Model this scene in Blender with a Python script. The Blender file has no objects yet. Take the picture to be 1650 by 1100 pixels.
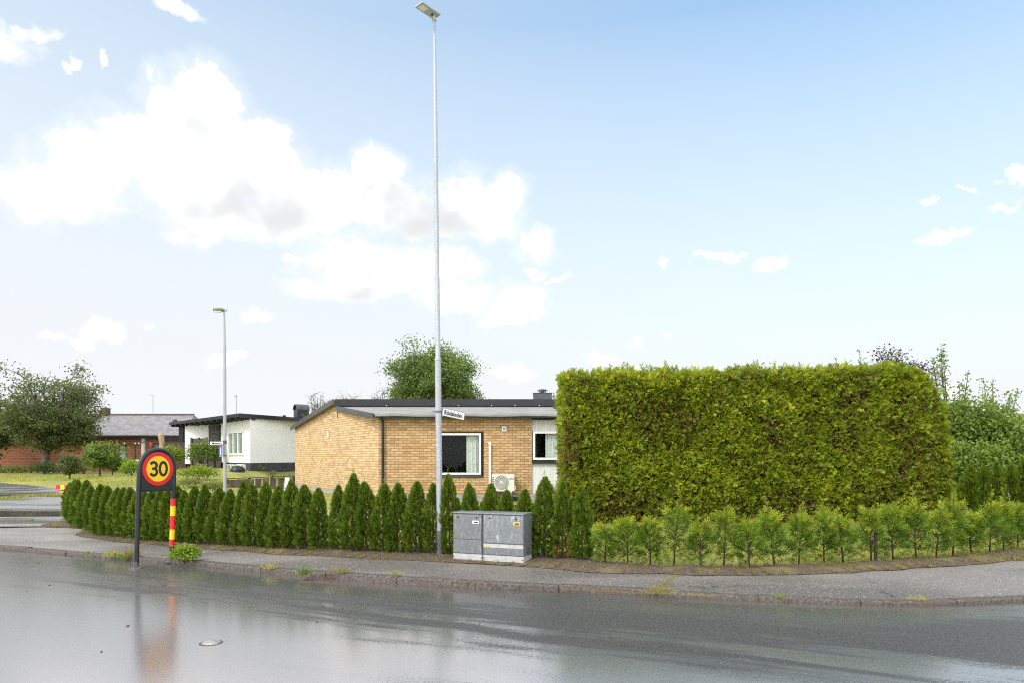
import bpy, math, random
import numpy as np
from mathutils import Vector, noise as mnoise

random.seed(7)
rng = np.random.default_rng(7)
scene = bpy.context.scene
COL = scene.collection
F = 1100.0          # focal length in photo pixels
CX, HY = 825.0, 735.0
CH = 1.65           # camera height

# ------------------------------------------------------------------ helpers
def lerp(a, b, t): return a + (b - a) * t
def interp(x, pts):
    return float(np.interp(x, [p[0] for p in pts], [p[1] for p in pts]))
def sstep(t):
    t = max(0.0, min(1.0, t)); return t * t * (3 - 2 * t)
def T(x, y):
    """height of the terrain"""
    if y < 12: return 0.075
    amp = lerp(0.5, 0.93, sstep((x + 23.0) / 6.0))
    gx = -4.65 - 6.05 * (min(y, 33.6) - 24) / 9.6        # level plot beside the brick house
    amp = lerp(0.06, amp, sstep((gx - 0.7 - x) / 2.6)) if y < 36 else lerp(lerp(0.06, amp, sstep((gx - 0.7 - x) / 2.6)), amp, sstep((y - 36) / 6.0))
    return 0.075 + amp * sstep((y - 18) / 22.0)
def at(px, py, d):
    return Vector(((px - CX) / F * d, d, CH + (HY - py) / F * d))
def xd(px, d): return (px - CX) / F * d
def zd(py, d): return CH + (HY - py) / F * d
def flat(px, py, z=0.0):
    d = (CH - z) * F / (py - HY)
    return Vector((xd(px, d), d, z))
def gnd(px, py):
    d = 5.0
    while d < 80:
        x = xd(px, d)
        if zd(py, d) <= T(x, d): break
        d += 0.05
    return Vector((xd(px, d), d, T(xd(px, d), d)))

def tag(o, label=None, cat=None, group=None, kind=None):
    if label: o['label'] = label
    if cat: o['category'] = cat
    if group: o['group'] = group
    if kind: o['kind'] = kind
    return o
def empty(name, loc):
    o = bpy.data.objects.new(name, None); COL.objects.link(o)
    o.location = loc; o.empty_display_size = 0.2
    return o
def thing(name, loc, label, cat, group=None):
    return tag(empty(name, loc), label, cat, group)

def raw_mesh(name, V, loops, starts, mat, parent=None, smooth=False, attrs=None, uv=None, mats=None, midx=None):
    me = bpy.data.meshes.new(name)
    V = np.asarray(V, dtype=np.float32)
    loops = np.asarray(loops, dtype=np.int32); starts = np.asarray(starts, dtype=np.int32)
    me.vertices.add(len(V)); me.vertices.foreach_set('co', V.ravel())
    me.loops.add(len(loops)); me.loops.foreach_set('vertex_index', loops)
    me.polygons.add(len(starts)); me.polygons.foreach_set('loop_start', starts)
    me.polygons.foreach_set('use_smooth', np.full(len(starts), bool(smooth)))
    if attrs:
        for k, a in attrs.items():
            at_ = me.attributes.new(k, 'FLOAT', 'POINT'); at_.data.foreach_set('value', np.asarray(a, dtype=np.float32))
    if uv is not None:
        l = me.uv_layers.new(name='UVMap'); l.data.foreach_set('uv', np.asarray(uv, dtype=np.float32).ravel())
    for m in (mats or [mat]): me.materials.append(m)
    if midx is not None: me.polygons.foreach_set('material_index', np.asarray(midx, dtype=np.int32))
    me.update(calc_edges=True); me.validate()
    o = bpy.data.objects.new(name, me); COL.objects.link(o)
    if parent is not None: o.parent = parent
    return o

class MB:
    """collects faces; build() links them as one mesh"""
    def __init__(s): s.v = []; s.f = []; s.uv = []
    def face(s, pts, uv=None):
        i = len(s.v); s.v += [tuple(p) for p in pts]; s.f.append(list(range(i, i + len(pts))))
        s.uv += list(uv) if uv else [(0, 0)] * len(pts)
    def quad(s, a, b, c, d, uv=None): s.face([a, b, c, d], uv)
    def wall(s, p0, p1, z0, z1, u0=0.0):
        """vertical quad from p0 to p1 (xy) with metre UVs"""
        L = math.hypot(p1[0] - p0[0], p1[1] - p0[1])
        s.face([(p0[0], p0[1], z0), (p1[0], p1[1], z0), (p1[0], p1[1], z1), (p0[0], p0[1], z1)],
               [(u0, z0), (u0 + L, z0), (u0 + L, z1), (u0, z1)])
    def box(s, c, ax, ay, az):
        """c centre; ax, ay, az half vectors"""
        c, ax, ay, az = Vector(c), Vector(ax), Vector(ay), Vector(az)
        P = lambda i, j, k: c + ax * i + ay * j + az * k
        for q in (((-1,-1,-1),(-1,1,-1),(1,1,-1),(1,-1,-1)), ((-1,-1,1),(1,-1,1),(1,1,1),(-1,1,1)),
                  ((-1,-1,-1),(1,-1,-1),(1,-1,1),(-1,-1,1)), ((1,-1,-1),(1,1,-1),(1,1,1),(1,-1,1)),
                  ((1,1,-1),(-1,1,-1),(-1,1,1),(1,1,1)), ((-1,1,-1),(-1,-1,-1),(-1,-1,1),(-1,1,1))):
            a, b, c_, d = [P(*t) for t in q]
            w = (b - a).length; h = (d - a).length
            s.face([a, b, c_, d], [(0, 0), (w, 0), (w, h), (0, h)])
    def abox(s, x0, x1, y0, y1, z0, z1):
        s.box(((x0+x1)/2, (y0+y1)/2, (z0+z1)/2), ((x1-x0)/2, 0, 0), (0, (y1-y0)/2, 0), (0, 0, (z1-z0)/2))
    def bar(s, a, b, w, h, up=(0, 0, 1)):
        a, b = Vector(a), Vector(b); d = (b - a); u = Vector(up)
        side = d.cross(u).normalized(); u2 = side.cross(d).normalized()
        s.box((a + b) / 2, d / 2, side * (w / 2), u2 * (h / 2))
    def tube(s, path, rad, n=8, caps=True):
        path = [Vector(p) for p in path]
        if not isinstance(rad, (list, tuple)): rad = [rad] * len(path)
        rings = []
        prev = None
        for i, p in enumerate(path):
            d = (path[min(i + 1, len(path) - 1)] - path[max(i - 1, 0)]).normalized()
            if prev is None:
                ref = Vector((0, 0, 1)) if abs(d.z) < 0.9 else Vector((1, 0, 0))
                a = d.cross(ref).normalized()
            else:
                a = (prev - d * prev.dot(d)).normalized()
            prev = a; b = d.cross(a)
            base = len(s.v)
            for k in range(n):
                t = 2 * math.pi * k / n
                s.v.append(tuple(p + (a * math.cos(t) + b * math.sin(t)) * rad[i]))
            rings.append(base)
        L = 0
        for i in range(len(path) - 1):
            l2 = L + (path[i + 1] - path[i]).length
            for k in range(n):
                k2 = (k + 1) % n
                s.f.append([rings[i] + k, rings[i] + k2, rings[i + 1] + k2, rings[i + 1] + k])
                s.uv += [(k / n, L), ((k + 1) / n, L), ((k + 1) / n, l2), (k / n, l2)]
            L = l2
        if caps:
            s.f.append([rings[0] + k for k in reversed(range(n))]); s.uv += [(0, 0)] * n
            s.f.append([rings[-1] + k for k in range(n)]); s.uv += [(0, 0)] * n
    def lathe(s, c, prof, n=20, axis=None, ref=None):
        """prof: (r, h) list round axis (default z)"""
        c = Vector(c); ax = Vector(axis or (0, 0, 1)).normalized()
        r0 = Vector(ref or ((1, 0, 0) if abs(ax.x) < 0.9 else (0, 1, 0)))
        a = (r0 - ax * r0.dot(ax)).normalized(); b = ax.cross(a)
        rings = []
        for r, h in prof:
            base = len(s.v)
            for k in range(n):
                t = 2 * math.pi * k / n
                s.v.append(tuple(c + ax * h + (a * math.cos(t) + b * math.sin(t)) * r))
            rings.append(base)
        for i in range(len(prof) - 1):
            for k in range(n):
                k2 = (k + 1) % n
                s.f.append([rings[i] + k, rings[i] + k2, rings[i + 1] + k2, rings[i + 1] + k]); s.uv += [(0, 0)] * 4
        s.f.append([rings[0] + k for k in reversed(range(n))]); s.uv += [(0, 0)] * n
        s.f.append([rings[-1] + k for k in range(n)]); s.uv += [(0, 0)] * n
    def prism(s, poly, off):
        """closed polygon (3d points) extruded by vector off"""
        poly = [Vector(p) for p in poly]; off = Vector(off); n = len(poly)
        s.face(list(reversed(poly))); s.face([p + off for p in poly])
        for i in range(n):
            j = (i + 1) % n
            w = (poly[j] - poly[i]).length; h = off.length
            s.face([poly[i], poly[j], poly[j] + off, poly[i] + off], [(0, 0), (w, 0), (w, h), (0, h)])
    def ribbon(s, path, w, nrm, thick):
        """flat stroke along a path lying in a plane with normal nrm"""
        path = [Vector(p) for p in path]; nrm = Vector(nrm).normalized()
        L = []; R = []
        for i, p in enumerate(path):
            d = (path[min(i + 1, len(path) - 1)] - path[max(i - 1, 0)]).normalized()
            sd = d.cross(nrm).normalized() * (w / 2)
            L.append(p + sd); R.append(p - sd)
        o = nrm * thick; n = len(path)
        closed = (path[0] - path[-1]).length < 1e-5
        if closed:
            d = (path[1] - path[-2]).normalized(); sd = d.cross(nrm).normalized() * (w / 2)
            L[0] = L[-1] = path[0] + sd; R[0] = R[-1] = path[0] - sd
        for i in range(n - 1):
            s.quad(R[i] + o, R[i + 1] + o, L[i + 1] + o, L[i] + o)
            s.quad(L[i], L[i] + o, L[i + 1] + o, L[i + 1]); s.quad(R[i] + o, R[i], R[i + 1], R[i + 1] + o)
        if not closed:
            s.quad(L[0] + o, L[0], R[0], R[0] + o); s.quad(L[-1], L[-1] + o, R[-1] + o, R[-1])
    def build(s, name, mat, parent=None, origin=None, smooth=False):
        V = np.array(s.v, dtype=np.float32)
        if origin is not None: V = V - np.array(origin, dtype=np.float32)
        loops = []; starts = []
        for f in s.f: starts.append(len(loops)); loops += f
        return raw_mesh(name, V, loops, starts, mat, parent, smooth, uv=s.uv)

def auto_smooth(o, ang=40):
    me = o.data
    me.polygons.foreach_set('use_smooth', np.ones(len(me.polygons), dtype=bool))
    try: me.set_sharp_from_angle(angle=math.radians(ang))
    except Exception: pass
    return o
def bevel(o, w=0.006, seg=2):
    m = o.modifiers.new('Bevel', 'BEVEL'); m.width = w; m.segments = seg; m.limit_method = 'ANGLE'
    w_ = o.modifiers.new('Weld', 'WELD'); w_.merge_threshold = 0.0005
    # weld first so that the box faces share edges
    bpy_order = o.modifiers
    o.modifiers.move(1, 0)
    return o

# ------------------------------------------------------------------ materials
class G:
    def __init__(s, tree): s.t = tree
    def n(s, typ, ins=None, **kw):
        nd = s.t.nodes.new(typ)
        for k, v in kw.items(): setattr(nd, k, v)
        for k, v in (ins or {}).items():
            sock = nd.inputs[k]
            if isinstance(v, bpy.types.NodeSocket): s.t.links.new(v, sock)
            else: sock.default_value = v
        return nd
    def math(s, op, a, b=None, c=None, clamp=False):
        ins = {0: a}
        if b is not None: ins[1] = b
        if c is not None: ins[2] = c
        return s.n('ShaderNodeMath', ins, operation=op, use_clamp=clamp).outputs[0]
    def vmath(s, op, a, b=None, c=None):
        ins = {0: a}
        if b is not None: ins[1] = b
        if c is not None: ins[2] = c
        nd = s.n('ShaderNodeVectorMath', ins, operation=op)
        return nd.outputs['Value'] if op in ('DOT_PRODUCT', 'LENGTH') else nd.outputs[0]
    def mix(s, f, a, b, blend='MIX'):
        nd = s.t.nodes.new('ShaderNodeMix'); nd.data_type = 'RGBA'; nd.blend_type = blend
        for idx, v in ((0, f), (6, a), (7, b)):
            sock = nd.inputs[idx]
            if isinstance(v, bpy.types.NodeSocket): s.t.links.new(v, sock)
            elif idx and len(v) == 3: sock.default_value = (*v, 1)
            else: sock.default_value = v
        return nd.outputs[2]
    def ramp(s, fac, stops, interp='LINEAR'):
        nd = s.t.nodes.new('ShaderNodeValToRGB'); cr = nd.color_ramp; cr.interpolation = interp
        while len(cr.elements) < len(stops): cr.elements.new(0.5)
        for e, (p, c) in zip(cr.elements, stops):
            e.position = p; e.color = (*c, 1) if len(c) == 3 else c
        s.t.links.new(fac, nd.inputs[0]); return nd.outputs[0]
    def mrange(s, v, a, b, c=0.0, d=1.0, smooth=True):
        nd = s.n('ShaderNodeMapRange', {0: v, 1: a, 2: b, 3: c, 4: d})
        nd.interpolation_type = 'SMOOTHSTEP' if smooth else 'LINEAR'
        return nd.outputs[0]
    def noise(s, vec, scale, detail=4, rough=0.55, out=0, dist=0.0):
        return s.n('ShaderNodeTexNoise', {'Vector': vec, 'Scale': scale, 'Detail': detail, 'Roughness': rough, 'Distortion': dist}).outputs[out]
    def mapping(s, vec, scale=(1, 1, 1), rot=(0, 0, 0), loc=(0, 0, 0)):
        return s.n('ShaderNodeMapping', {'Vector': vec, 'Scale': scale, 'Rotation': rot, 'Location': loc}).outputs[0]
    def bump(s, h, strength, dist=0.01, normal=None):
        ins = {'Strength': strength, 'Distance': dist, 'Height': h}
        if normal is not None: ins['Normal'] = normal
        return s.n('ShaderNodeBump', ins).outputs[0]

def new_mat(name):
    m = bpy.data.materials.new(name); m.use_nodes = True
    t = m.node_tree; t.nodes.clear(); g = G(t)
    out = t.nodes.new('ShaderNodeOutputMaterial')
    return m, g, out
def principled(g, out, base, rough=0.5, normal=None, metallic=0.0, ior=None, spec=None):
    ins = {'Base Color': base if isinstance(base, bpy.types.NodeSocket) else (*base, 1), 'Roughness': rough, 'Metallic': metallic}
    if normal is not None: ins['Normal'] = normal
    if ior is not None: ins['IOR'] = ior
    if spec is not None: ins['Specular IOR Level'] = spec
    p = g.n('ShaderNodeBsdfPrincipled', ins)
    g.t.links.new(p.outputs[0], out.inputs[0]); return p
def simple(name, col, rough=0.5, metallic=0.0, var=0.15, scale=6.0, bump=0.0, bscale=40.0):
    m, g, out = new_mat(name)
    oc = g.n('ShaderNodeTexCoord').outputs['Object']
    nz = g.noise(oc, scale, 6, 0.6)
    c = g.mix(g.mrange(nz, 0.3, 0.7), tuple(x * (1 - var) for x in col), tuple(min(1, x * (1 + var)) for x in col))
    r = g.mrange(g.noise(oc, scale * 2.3, 4), 0.3, 0.7, max(0.02, rough - 0.08), rough + 0.08)
    nm = g.bump(g.noise(oc, bscale, 4), bump, 0.01) if bump else None
    principled(g, out, c, r, nm, metallic); return m
def leafmat(name, cols, trans=0.3, rough=0.5, attr='rnd'):
    m, g, out = new_mat(name)
    a = g.n('ShaderNodeAttribute', attribute_name=attr).outputs['Fac']
    n = len(cols)
    c = g.ramp(a, [(i / (n - 1), cols[i]) for i in range(n)])
    p = g.n('ShaderNodeBsdfPrincipled', {'Base Color': c, 'Roughness': rough, 'Specular IOR Level': 0.35})
    tr = g.n('ShaderNodeBsdfTranslucent', {'Color': g.mix(0.5, c, (0.35, 0.4, 0.03), 'MULTIPLY') if False else c})
    mx = g.n('ShaderNodeMixShader', {0: trans, 1: p.outputs[0], 2: tr.outputs[0]})
    g.t.links.new(mx.outputs[0], out.inputs[0]); return m

M = {}
M['black'] = simple('black_plastic', (0.012, 0.013, 0.017), 0.35, var=0.25)
M['blackmetal'] = simple('black_sheet_metal', (0.02, 0.021, 0.024), 0.4, var=0.2)
M['greymetal'] = simple('dark_zinc_flashing', (0.08, 0.084, 0.09), 0.35, 0.3, var=0.25)
M['white'] = simple('white_paint', (0.78, 0.78, 0.77), 0.5, var=0.03)
M['whitewall'] = simple('white_render', (0.86, 0.86, 0.855), 0.8, var=0.03, scale=1.2)
M['red'] = simple('red_reflective', (0.62, 0.012, 0.012), 0.35, var=0.06)
M['yellow'] = simple('yellow_reflective', (0.86, 0.53, 0.008), 0.35, var=0.04)
M['pink'] = simple('pink_red_plastic', (0.68, 0.02, 0.06), 0.35, var=0.05)
M['byellow'] = simple('bright_yellow_plastic', (0.9, 0.62, 0.01), 0.35, var=0.04)
M['digit'] = simple('sign_black', (0.012, 0.012, 0.012), 0.45)
M['blue'] = simple('sign_blue', (0.02, 0.1, 0.42), 0.4, var=0.05)
M['concrete'] = simple('concrete', (0.36, 0.35, 0.33), 0.85, var=0.2, scale=5, bump=0.3)
M['plinthdark'] = simple('dark_plinth', (0.045, 0.048, 0.055), 0.8, var=0.25, scale=2)
M['curtain'] = simple('curtain_cloth', (0.80, 0.82, 0.79), 0.9, var=0.06)
M['darkroom'] = simple('room_dark', (0.05, 0.085, 0.06), 0.9)  # green tint stands in for a dark reflection in the window panes
M['wooddark'] = simple('weathered_dark_wood', (0.06, 0.043, 0.034), 0.8, var=0.4, scale=3, bump=0.3, bscale=25)
M['woodgrey'] = simple('weathered_grey_wood', (0.10, 0.085, 0.075), 0.85, var=0.4, scale=3, bump=0.3, bscale=25)
M['woodpale'] = simple('pale_log', (0.42, 0.32, 0.2), 0.8, var=0.25, scale=4, bump=0.3, bscale=20)
M['bark'] = simple('bark', (0.075, 0.058, 0.045), 0.9, var=0.4, scale=5, bump=0.6, bscale=18)
M['barkgrey'] = simple('bark_grey', (0.12, 0.10, 0.085), 0.9, var=0.35, scale=5, bump=0.6, bscale=18)
M['stem'] = simple('young_stem', (0.07, 0.042, 0.025), 0.85, var=0.3, scale=20)
M['rooftin'] = simple('grey_roof_felt', (0.27, 0.255, 0.24), 0.7, var=0.18, scale=1.5, bump=0.15, bscale=30)
M['sleeve'] = simple('grey_sleeve', (0.11, 0.11, 0.125), 0.6, var=0.15, scale=5)
M['iron'] = simple('cast_iron', (0.10, 0.095, 0.09), 0.45, 0.3, var=0.3, scale=20, bump=0.4, bscale=60)
M['rust'] = simple('rusty_iron', (0.16, 0.07, 0.05), 0.7, 0.2, var=0.4, scale=20, bump=0.5, bscale=60)
M['lamp'] = simple('lamp_glass', (0.62, 0.6, 0.55), 0.3, var=0.05)
M['offwhite'] = simple('offwhite_enamel', (0.72, 0.71, 0.67), 0.35, var=0.03)
M['greyplastic'] = simple('grey_fan_plastic', (0.33, 0.33, 0.31), 0.5, var=0.1)
M['labelyellow'] = simple('label_yellow', (0.8, 0.5, 0.04), 0.5)
M['copperpost'] = simple('green_lamp_housing', (0.18, 0.19, 0.10), 0.5, var=0.3, scale=15)
M['redroof'] = simple('red_brown_roof', (0.28, 0.08, 0.05), 0.7, var=0.2)
M['paleblue'] = simple('pale_blue_board', (0.62, 0.68, 0.76), 0.6, var=0.08)

def m_galv(name, base, spang, stain=0.5, tall=6.0):
    """galvanised / weathered painted steel with vertical runs"""
    m, g, out = new_mat(name)
    oc = g.n('ShaderNodeTexCoord').outputs['Object']
    n1 = g.noise(oc, 26, 5, 0.65); n2 = g.noise(g.mapping(oc, (30, 30, tall)), 1.0, 5, 0.6)
    n3 = g.noise(oc, 5.0, 4, 0.6); n4 = g.noise(oc, 120, 3)
    k = g.math('MULTIPLY', g.mrange(n2, 0.5, 0.72), g.mrange(n3, 0.42, 0.62))
    c = g.mix(g.mrange(n1, 0.35, 0.68), tuple(x * 0.78 for x in base), base)
    c = g.mix(g.math('MULTIPLY', k, stain), c, spang)
    c = g.mix(g.math('MULTIPLY', g.mrange(n4, 0.62, 0.72), 0.5), c, spang)
    r = g.mrange(n1, 0.3, 0.7, 0.42, 0.62)
    principled(g, out, c, r, g.bump(n1, 0.12, 0.004), 0.25); return m
M['galv'] = m_galv('galvanised_pole', (0.42, 0.45, 0.475), (0.50, 0.53, 0.55), 0.2)
M['cab'] = m_galv('weathered_cabinet_grey', (0.215, 0.23, 0.235), (0.46, 0.49, 0.5), 0.55, 9)
M['cab_scrubbed'] = m_galv('scrubbed_cabinet_door', (0.24, 0.265, 0.28), (0.6, 0.63, 0.65), 1.0, 7)
M['cabbase'] = simple('cabinet_base', (0.46, 0.46, 0.46), 0.7, var=0.12, scale=8)

def m_brick(name, cols, mortar, bw, rh, ms=0.012, flip=None):
    m, g, out = new_mat(name)
    uv = g.n('ShaderNodeTexCoord').outputs['UV']
    b = g.n('ShaderNodeTexBrick', {'Vector': uv, 'Color1': (0, 0, 0, 1), 'Color2': (1, 1, 1, 1), 'Mortar': (0.5, 0.5, 0.5, 1),
            'Scale': 1.0, 'Mortar Size': ms, 'Mortar Smooth': 0.25, 'Bias': 0.0, 'Brick Width': bw, 'Row Height': rh})
    b.offset = 0.5; b.offset_frequency = 2
    big = g.noise(uv, 0.9, 4, 0.6); fine = g.noise(uv, 22, 5, 0.65)
    n = len(cols)
    v = g.math('ADD', b.outputs['Color'], g.math('MULTIPLY', g.math('SUBTRACT', big, 0.5), 0.8))
    c = g.ramp(v, [(i / (n - 1), cols[i]) for i in range(n)])
    c = g.mix(g.mrange(fine, 0.35, 0.75, 0, 0.4), c, tuple(x * 0.6 for x in cols[n // 2]))
    mo = g.mix(g.mrange(fine, 0.3, 0.7), mortar, tuple(x * 0.65 for x in mortar))
    c = g.mix(b.outputs['Fac'], c, mo)
    h = g.math('SUBTRACT', g.math('MULTIPLY', fine, 0.25), b.outputs['Fac'])
    principled(g, out, c, 0.85, g.bump(h, 0.7, 0.012)); return m
M['brick'] = m_brick('yellow_brick', [(0.42, 0.235, 0.11), (0.55, 0.33, 0.15), (0.61, 0.39, 0.185), (0.65, 0.445, 0.23)], (0.29, 0.195, 0.115), 0.285, 0.092, 0.011)
M['brick_gable_lit'] = m_brick('yellow_brick_gable_lit', [(0.50, 0.32, 0.16), (0.63, 0.42, 0.215), (0.70, 0.49, 0.265), (0.73, 0.55, 0.32)], (0.44, 0.295, 0.17), 0.285, 0.092, 0.011)  # paler copy of the same brick, its brighter light put into the colour
M['redbrick'] = m_brick('red_brick_diaper', [(0.25, 0.07, 0.035), (0.31, 0.09, 0.045), (0.33, 0.105, 0.055)], (0.34, 0.2, 0.13), 0.5, 0.2, 0.03)

def m_roof_diamond():
    m, g, out = new_mat('slate_diamond_roof')
    uv = g.n('ShaderNodeTexCoord').outputs['UV']
    r = g.mapping(uv, (1, 1, 1), (0, 0, math.radians(45)))
    b = g.n('ShaderNodeTexBrick', {'Vector': r, 'Color1': (0, 0, 0, 1), 'Color2': (1, 1, 1, 1), 'Scale': 1.0, 'Mortar Size': 0.02,
            'Mortar Smooth': 0.3, 'Brick Width': 0.34, 'Row Height': 0.34}); b.offset = 0.0
    big = g.noise(uv, 0.6, 5, 0.6)
    c = g.ramp(b.outputs['Color'], [(0, (0.19, 0.175, 0.175)), (1, (0.28, 0.265, 0.265))])
    c = g.mix(g.mrange(big, 0.5, 0.75, 0, 0.6), c, (0.25, 0.19, 0.14))
    c = g.mix(b.outputs['Fac'], c, (0.11, 0.10, 0.10))
    principled(g, out, c, 0.6, g.bump(b.outputs['Fac'], 0.4, 0.01)); return m
M['slate'] = m_roof_diamond()

def m_boards(name, col, pitch=0.1, axis='X', groove=0.5, rough=0.6):
    m, g, out = new_mat(name)
    uv = g.n('ShaderNodeTexCoord').outputs['UV']
    x = g.n('ShaderNodeSeparateXYZ', {0: uv}).outputs[0 if axis == 'X' else 1]
    fr = g.math('FRACT', g.math('DIVIDE', x, pitch))
    gr = g.math('LESS_THAN', fr, 0.1)
    idn = g.n('ShaderNodeTexWhiteNoise', {'W': g.math('FLOOR', g.math('DIVIDE', x, pitch))}, noise_dimensions='1D').outputs[0]
    nz = g.noise(g.mapping(uv, (14, 1.5, 1)), 1.0, 5, 0.6)
    c = g.mix(g.math('MULTIPLY', idn, 0.5), col, tuple(v * 0.8 for v in col))
    c = g.mix(g.mrange(nz, 0.45, 0.75, 0, 0.4), c, tuple(v * 0.6 for v in col))
    c = g.mix(g.math('MULTIPLY', gr, groove), c, tuple(v * 0.4 for v in col))
    principled(g, out, c, rough, g.bump(g.math('SUBTRACT', 1, gr), 0.5, 0.01)); return m
M['whiteboards'] = m_boards('white_boards', (0.76, 0.76, 0.75), 0.11, groove=0.2)
M['brownboards'] = m_boards('brown_boards', (0.115, 0.06, 0.042), 0.14, 'Y')
M['greyboards'] = m_boards('grey_boards', (0.075, 0.062, 0.055), 0.13, 'Y')

def m_glass(name, tint=(0.9, 0.95, 0.92), refl=1.0):
    m, g, out = new_mat(name)
    fr = g.n('ShaderNodeFresnel', {'IOR': 1.55}).outputs[0]
    tr = g.n('ShaderNodeBsdfTransparent', {'Color': (*tint, 1)})
    gl = g.n('ShaderNodeBsdfGlossy', {'Roughness': 0.02})
    mx = g.n('ShaderNodeMixShader', {0: g.math('MULTIPLY', fr, refl, clamp=True), 1: tr.outputs[0], 2: gl.outputs[0]})
    g.t.links.new(mx.outputs[0], out.inputs[0]); return m
M['glass'] = m_glass('window_glass', (0.93, 0.95, 0.94), 0.3)
def m_darkglass():
    m, g, out = new_mat('far_window_glass')
    principled(g, out, (0.22, 0.27, 0.26), 0.05, None, 0.0, ior=1.6); return m
M['farglass'] = m_darkglass()

def m_road():
    """wet asphalt: damp aggregate with a film of water in bands along the road"""
    m, g, out = new_mat('wet_asphalt')
    oc = g.n('ShaderNodeTexCoord').outputs['Object']
    rot = g.mapping(oc, (1, 1, 1), (0, 0, math.radians(24)))
    band = g.noise(g.mapping(rot, (0.10, 0.75, 1)), 1.0, 4, 0.55)
    streak = g.noise(g.mapping(rot, (0.5, 4.0, 1)), 1.0, 5, 0.6)
    patch = g.noise(oc, 0.55, 4, 0.55)
    sx = g.n('ShaderNodeSeparateXYZ', {0: oc}).outputs
    # wetness graded left to right, imitating bright sky and dark hedge reflections
    off = g.n('ShaderNodeAttribute', attribute_name='off').outputs['Fac']     # metres from the kerb: the worn wheel track is drier
    lr = g.mrange(g.math('ADD', sx[0], g.math('MULTIPLY', sx[1], 0.12)), -3.5, 2.5, 0.30, 0.07)
    w = g.math('ADD', g.math('ADD', g.math('MULTIPLY', band, 0.62), g.math('MULTIPLY', streak, 0.26)), g.math('MULTIPLY', g.math('SUBTRACT', patch, 0.25), 0.45))
    # tyre track running beside the kerb, coarser and drier
    u = g.n('ShaderNodeSeparateXYZ', {0: rot}).outputs[1]
    offn = g.math('ADD', off, g.math('ADD', g.math('MULTIPLY', g.math('SUBTRACT', band, 0.5), 1.8), g.math('MULTIPLY', g.math('SUBTRACT', streak, 0.5), 1.5)))
    trk = g.math('MULTIPLY', g.mrange(offn, 0.5, 1.3), g.mrange(offn, 2.9, 1.4))
    trk = g.math('MULTIPLY', trk, g.mrange(g.noise(g.mapping(rot, (0.55, 4.2, 1)), 1.0, 7, 0.72), 0.36, 0.62, 0.15, 1.2))
    trk = g.math('MULTIPLY', trk, g.mrange(sx[0], -8.0, -4.2, 0.25, 1.0))
    wet = g.mrange(g.math('SUBTRACT', g.math('ADD', w, lr), g.math('MULTIPLY', trk, 0.46)), 0.24, 0.82)
    grit = g.noise(oc, 40, 3, 0.8)
    wet = g.math('SUBTRACT', g.math('MULTIPLY', wet, 1.75), g.math('MULTIPLY', g.mrange(grit, 0.36, 0.64), g.mrange(wet, 0.0, 1.0, 1.3, 0.75, smooth=False)), clamp=True)
    aggr = g.n('ShaderNodeTexVoronoi', {'Vector': oc, 'Scale': 85.0, 'Randomness': 1.0}).outputs['Distance']
    ag2 = g.noise(oc, 120, 3, 0.7)
    h = g.math('ADD', g.math('MULTIPLY', aggr, -0.8), g.math('MULTIPLY', ag2, 0.5))
    fine = g.noise(oc, 40, 5, 0.85)
    c = g.mix(g.mrange(fine, 0.35, 0.7), (0.018, 0.0175, 0.0165), (0.10, 0.096, 0.088))
    c = g.mix(g.mrange(g.noise(oc, 60, 3), 0.62, 0.75, 0, 0.5), c, (0.11, 0.105, 0.095))
    rough = g.math('ADD', g.mrange(wet, 0, 1, 0.28, 0.155, smooth=False), 0.0)
    st = g.mrange(wet, 0, 1, 0.75, 0.07, smooth=False)
    nm = g.bump(h, st, 0.004)
    fr = g.n('ShaderNodeFresnel', {'IOR': g.mrange(wet, 0, 1, 1.6, 11.0, smooth=False), 'Normal': nm}).outputs[0]
    df = g.n('ShaderNodeBsdfDiffuse', {'Color': c, 'Roughness': 0.3, 'Normal': nm})
    gs = g.n('ShaderNodeBsdfGlossy', {'Color': (1.0, 0.955, 0.945, 1), 'Roughness': rough, 'Normal': nm})
    gb = g.n('ShaderNodeBsdfGlossy', {'Color': (1.0, 0.94, 0.89, 1), 'Roughness': 0.5, 'Normal': nm})     # broad lobe of the wet stone
    gl = g.n('ShaderNodeMixShader', {0: 0.12, 1: gs.outputs[0], 2: gb.outputs[0]})
    fr = g.math('MULTIPLY', fr, g.mrange(wet, 0, 1, 0.46, 1.0, smooth=False))      # rough dry stone masks its own sheen
    mx = g.n('ShaderNodeMixShader', {0: fr, 1: df.outputs[0], 2: gl.outputs[0]})
    g.t.links.new(mx.outputs[0], out.inputs[0]); return m
M['road'] = m_road()
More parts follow.
